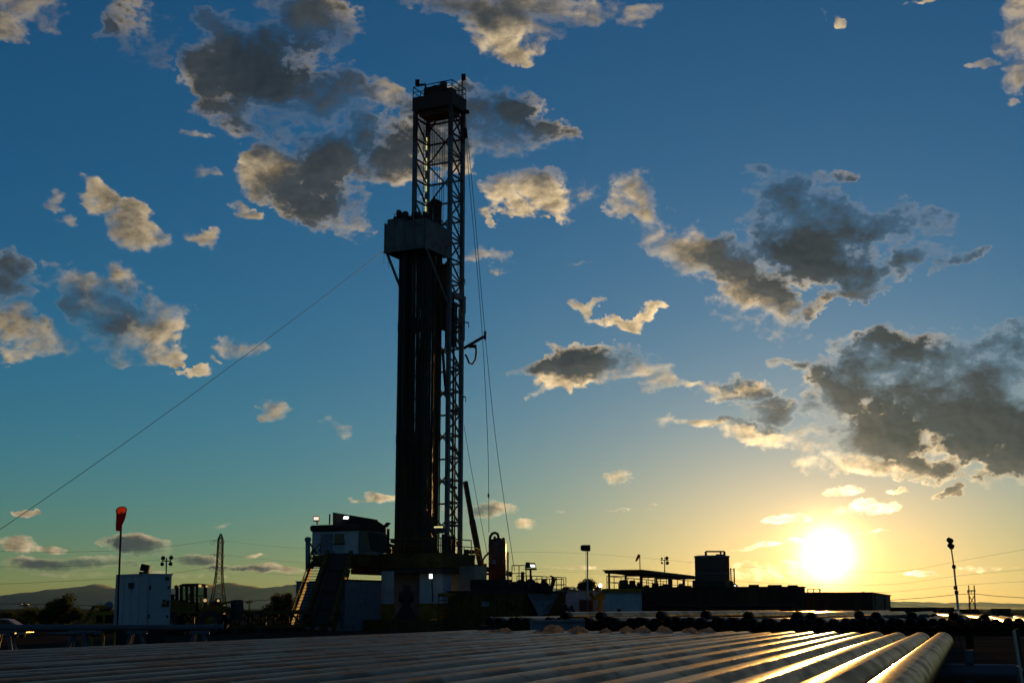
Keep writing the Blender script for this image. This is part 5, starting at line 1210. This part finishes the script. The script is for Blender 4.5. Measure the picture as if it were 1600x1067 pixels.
def sacks():
    from mathutils import noise as mn
    zc = EYE - PIPE_H
    spots = [(773, 983, 18, 5, 0), (789, 981, 20, 8, 1), (842, 984, 16, 4, 2), (864, 979, 30, 13, 3), (905, 980, 29, 11, 4), (946, 983, 20, 7, 5), (980, 980, 22, 9, 6), (1003, 979.5, 27, 10, 7), (1036, 978.5, 26, 11, 8), (1079, 980, 20, 8, 9), (1105, 979.5, 25, 8, 10), (359, 1000, 11, 5, 11)]
    labs = ['flat scrap of sunlit sacking nearest the skid house', 'folded scrap of sacking beside the flat one', 'tiny low fold of sacking short of the peaked one', 'peaked crumple of sunlit sacking, tallest of the row', 'broad two-humped sack next to the peaked one', 'small rounded fold of sacking after the two-humped one', 'rounded sunlit sack touching a smoother one', 'smooth humped sack with a bright top edge', 'pointed sunlit sack in the middle of the casing ends', 'dull low sack just before the last one', 'boxy bright sack, last in the row of scraps', 'lone yellow cloth scrap lying on the pipes below the loader']
    for (x, y, w, h, k), lab in zip(spots, labs):
        d = pix_dir(x, y + h * .45); t = (zc - .02 - EYE) / d.z
        if k == 11: t = 9.5 / d.y
        else: t = min(max(t, 10.2 / d.y), 12.0 / d.y)
        c = Vector((0, 0, EYE)) + d * t; s = t / F_PX * (math.sqrt(d.length_squared)); c.z = min(c.z, zc + .01)
        rings, seg = 14, 40; vs = []
        for i in range(rings):
            f = i / (rings - 1)
            for j in range(seg):
                a = 2 * math.pi * j / seg
                p = Vector((math.cos(a) * (1 - f), math.sin(a) * (1 - f), 0))
                q = mn.fractal(Vector((p.x * 2.2 + k * 5.1, p.y * 2.2, k * 1.7)), .9, 2.0, 3); q2 = abs(mn.noise(Vector((p.x * 4 + k, p.y * 4, 9 + k))))
                hump = (max(0, 1 - (1 - f) ** 2)) ** (.5 + .35 * (k % 3)); rim = 1 + .4 * mn.noise(Vector((math.cos(a) * 1.7 + k * 3, math.sin(a) * 1.7, 4)))
                vs.append(c + Vector((p.x * w * s * .55 * rim, p.y * w * s * .5 * rim, h * s * .85 * hump * (1 + .4 * q - .35 * q2) - .01)))
        fs = [(i * seg + j, i * seg + (j + 1) % seg, (i + 1) * seg + (j + 1) % seg, (i + 1) * seg + j) for i in range(rings - 1) for j in range(seg)]
        o = MB().add(vs, fs).build('sacking_scrap', 'sacking' if k < 11 else 'windsock_inside', None, False, origin=c)
        tag(o, lab, 'sacking', 'scraps of sacking on the casing ends')
sacks()
def far_rack():
    r = random.Random(21); L = 12.0; rp = .084; src = None; t0 = 27.0
    s = -1.9; k = 0; row = []
    while s < 9.6:
        row.append((s, 0)); s += r.choice((.165, .17, .18, .195, .215))
    row += [(q, 1) for q in (7.75, 7.2, 5.9, 5.05, 4.1, 3.2, 2.9, 2.1, 1.75, 1.1, .35)]
    zb = EYE - .262
    for s, lay in row:
        if src is None:
            src = o = MB().hollow((0, 0, 0), (0, L, 0), rp, rp * .9, 28).build('stacked_pipe', 'casing', None, True)
            for d in (.18, .34): pass
        else: o = src.copy(); COL.objects.link(o)
        p = UL * s + U * (t0 + r.uniform(-.5, .7)) + Z * (zb + (0 if not lay else .122) + r.uniform(-.015, .015))
        o.location = p; o.rotation_euler = (0, 0, math.atan2(-U.x, U.y) + r.uniform(-.012, .012))
        c = MB().hollow(Vector((0, -.012, 0)), Vector((0, .26, 0)), rp + .009, rp * .9, 20).build('coupling', 'dark_steel', None, True) if k == 0 else cpl.copy()
        if k == 0: cpl = c
        else: COL.objects.link(c)
        c.parent = o
        tag(o, 'steel pipe in the lower layer of the farther rack, its open end facing us' if not lay else f'{["first", "second", "third", "fourth", "fifth", "sixth", "seventh", "eighth", "ninth", "tenth", "eleventh"][k - 1 - sum(1 for q in row if not q[1]) + 1]} pipe on top of the farther rack, counted from the pump skid', 'pipe', 'pipes in the lower layer of the farther rack' if not lay else 'pipes on top of the farther rack')
        k += 1
    # skewed pipe with a bright flank
    o = src.copy(); COL.objects.link(o); o.location = at(1538, 967, 26); o.rotation_euler = (0, 0, math.atan2(-U.x, U.y) + .10)
    tag(o, 'pipe lying askew at the open end of the farther rack, its flank glowing', 'pipe')
    c = cpl.copy(); COL.objects.link(c); c.parent = o
    o = src.copy(); COL.objects.link(o); o.location = at(1352, 968, 27.2); o.scale = (1, .12, 1); o.rotation_euler = (.02, 0, math.atan2(-U.x, U.y) - .9)
    tag(o, 'short pipe leaning across the open ends of the farther rack', 'pipe')
    for t, lab in ((t0 + 1.2, 'dark beam under the open ends of the farther pipes'), (t0 + 9, 'dark beam under the back of the farther pipes')):
        root = thing('rack_beam', lab, 'rack beam', U * t); a, b = UL * -2.4 + U * t, UL * 10.1 + U * t; z = zb - rp - .085
        MB().bar(a + Z * z, b + Z * z, .16, .16).build('beam', 'dark_steel', root)
        for f in (.03, .2, .4, .6, .8, .97):
            q = a.lerp(b, f)
            for sg in (-1, 1): MB().bar(q + Z * (z - .05), Vector((q.x, q.y, 0)) + U * .4 * sg, .1).build('leg', 'dark_steel', root)
    # white trough lying between the racks
    Y = 24; g = at(870, 983, Y); t = thing('steel_trough', 'pale blue steel trough lying behind the row of sacking', 'trough', (g.x, Y, 0))
    a, b = at(829, 972, Y), at(914, 971, Y); w = b - a
    MB().prism([a, b, b - Z * .16, a - Z * .16], (0, .5, 0)).build('body', 'blue_grey', t); MB().bar(a + Z * .02, b + Z * .02, .07, .04).build('lip', 'blue_grey', t)
    for f in (.1, .9): q = a + w * f; MB().bar(q - Z * .12 + Vector((0, .25, 0)), Vector((q.x, Y + .25, 0)), .1).build('leg', 'dark_steel', t)
    # loose post and clips at the open side
    Y = 13.5; t = thing('rack_post', 'leaning steel post with a sunlit edge on the open side of the racks', 'post', Vector((at(1594, 1045, Y).x, Y, 0)))
    a, b = at(1584, 984, Y), at(1595, 1050, Y)
    MB().bar(a, Vector((b.x + .1, b.y, 0)), .022, .03).build('post', 'galvanised', t); MB().box(at(1591, 1045, Y - .05), (.07, .06, .03)).build('clip', 'galvanised', t)
    MB().bar(at(1588, 982, Y + .3), at(1597, 1060, Y + .3), .04).build('post', 'dark_steel', t)
far_rack()
def trestles():
    Y = 34.0; s = scale_at(980, Y)
    def long_pipe(label, x0, y0, x1, y1, Y0, Y1, r):
        a, b = at(x0, y0, Y0), at(x1, y1, Y1); t = thing('rack_rail', label, 'pipe rail', (a + b) / 2)
        MB().hollow(a, b, r, r * .85, 20).build('rail', 'rack_pipe', t, True); d = (b - a).normalized()
        return t, a, b, d
    t, a, b, d = long_pipe('long steel rail lying across trestles in front of the car and shed', -30, 981, 333, 980.5, 33, 36, .085)
    MB().lathe([(.06, 0), (.11, .02), (.11, .1), (.07, .12), (.07, .2), (.1, .21), (.1, .26)], b, d, 16).build('end_fitting', 'rack_pipe', t, True)
    t, a, b, d = long_pipe('second steel rail with a capped end under the long one', 76, 990, 143, 989.5, 31, 31.6, .035)
    MB().lathe([(.03, 0), (.08, .02), (.08, .09), (.05, .1), (.05, .15), (.07, .16), (.07, .2)], b, d, 14).build('end_fitting', 'rack_pipe', t, True)
    for x, Y, lab in ((124, 31.5, 'splayed trestle holding the rail ends in front of the bushy tree'), (312, 35.5, 'splayed trestle near the end of the rail, below the shed'), (8, 33.2, 'splayed trestle at the near end of the rail, below the car'), (214, 34.6, 'dim trestle midway along the rail')):
        top = at(x, 988, Y); t = thing('trestle', lab, 'trestle', (top.x, Y, 0)); bt = lambda dx, dy: Vector((top.x + dx, Y + dy, 0))
        for dx in (-.42, .42):
            for dy in (-.3, .3): MB().tube(top + Vector((dx * .25, dy * .2, 0)), bt(dx, dy), .045, 8).build('leg', 'rack_pipe', t, True)
        MB().bar(top + Vector((-.25, 0, .01)), top + Vector((.25, 0, .01)), .12, .08).build('head', 'rack_pipe', t)
        MB().bar(top.lerp(bt(-.42, 0), .5), top.lerp(bt(.42, 0), .5), .05).build('spreader', 'rack_pipe', t)
trestles()
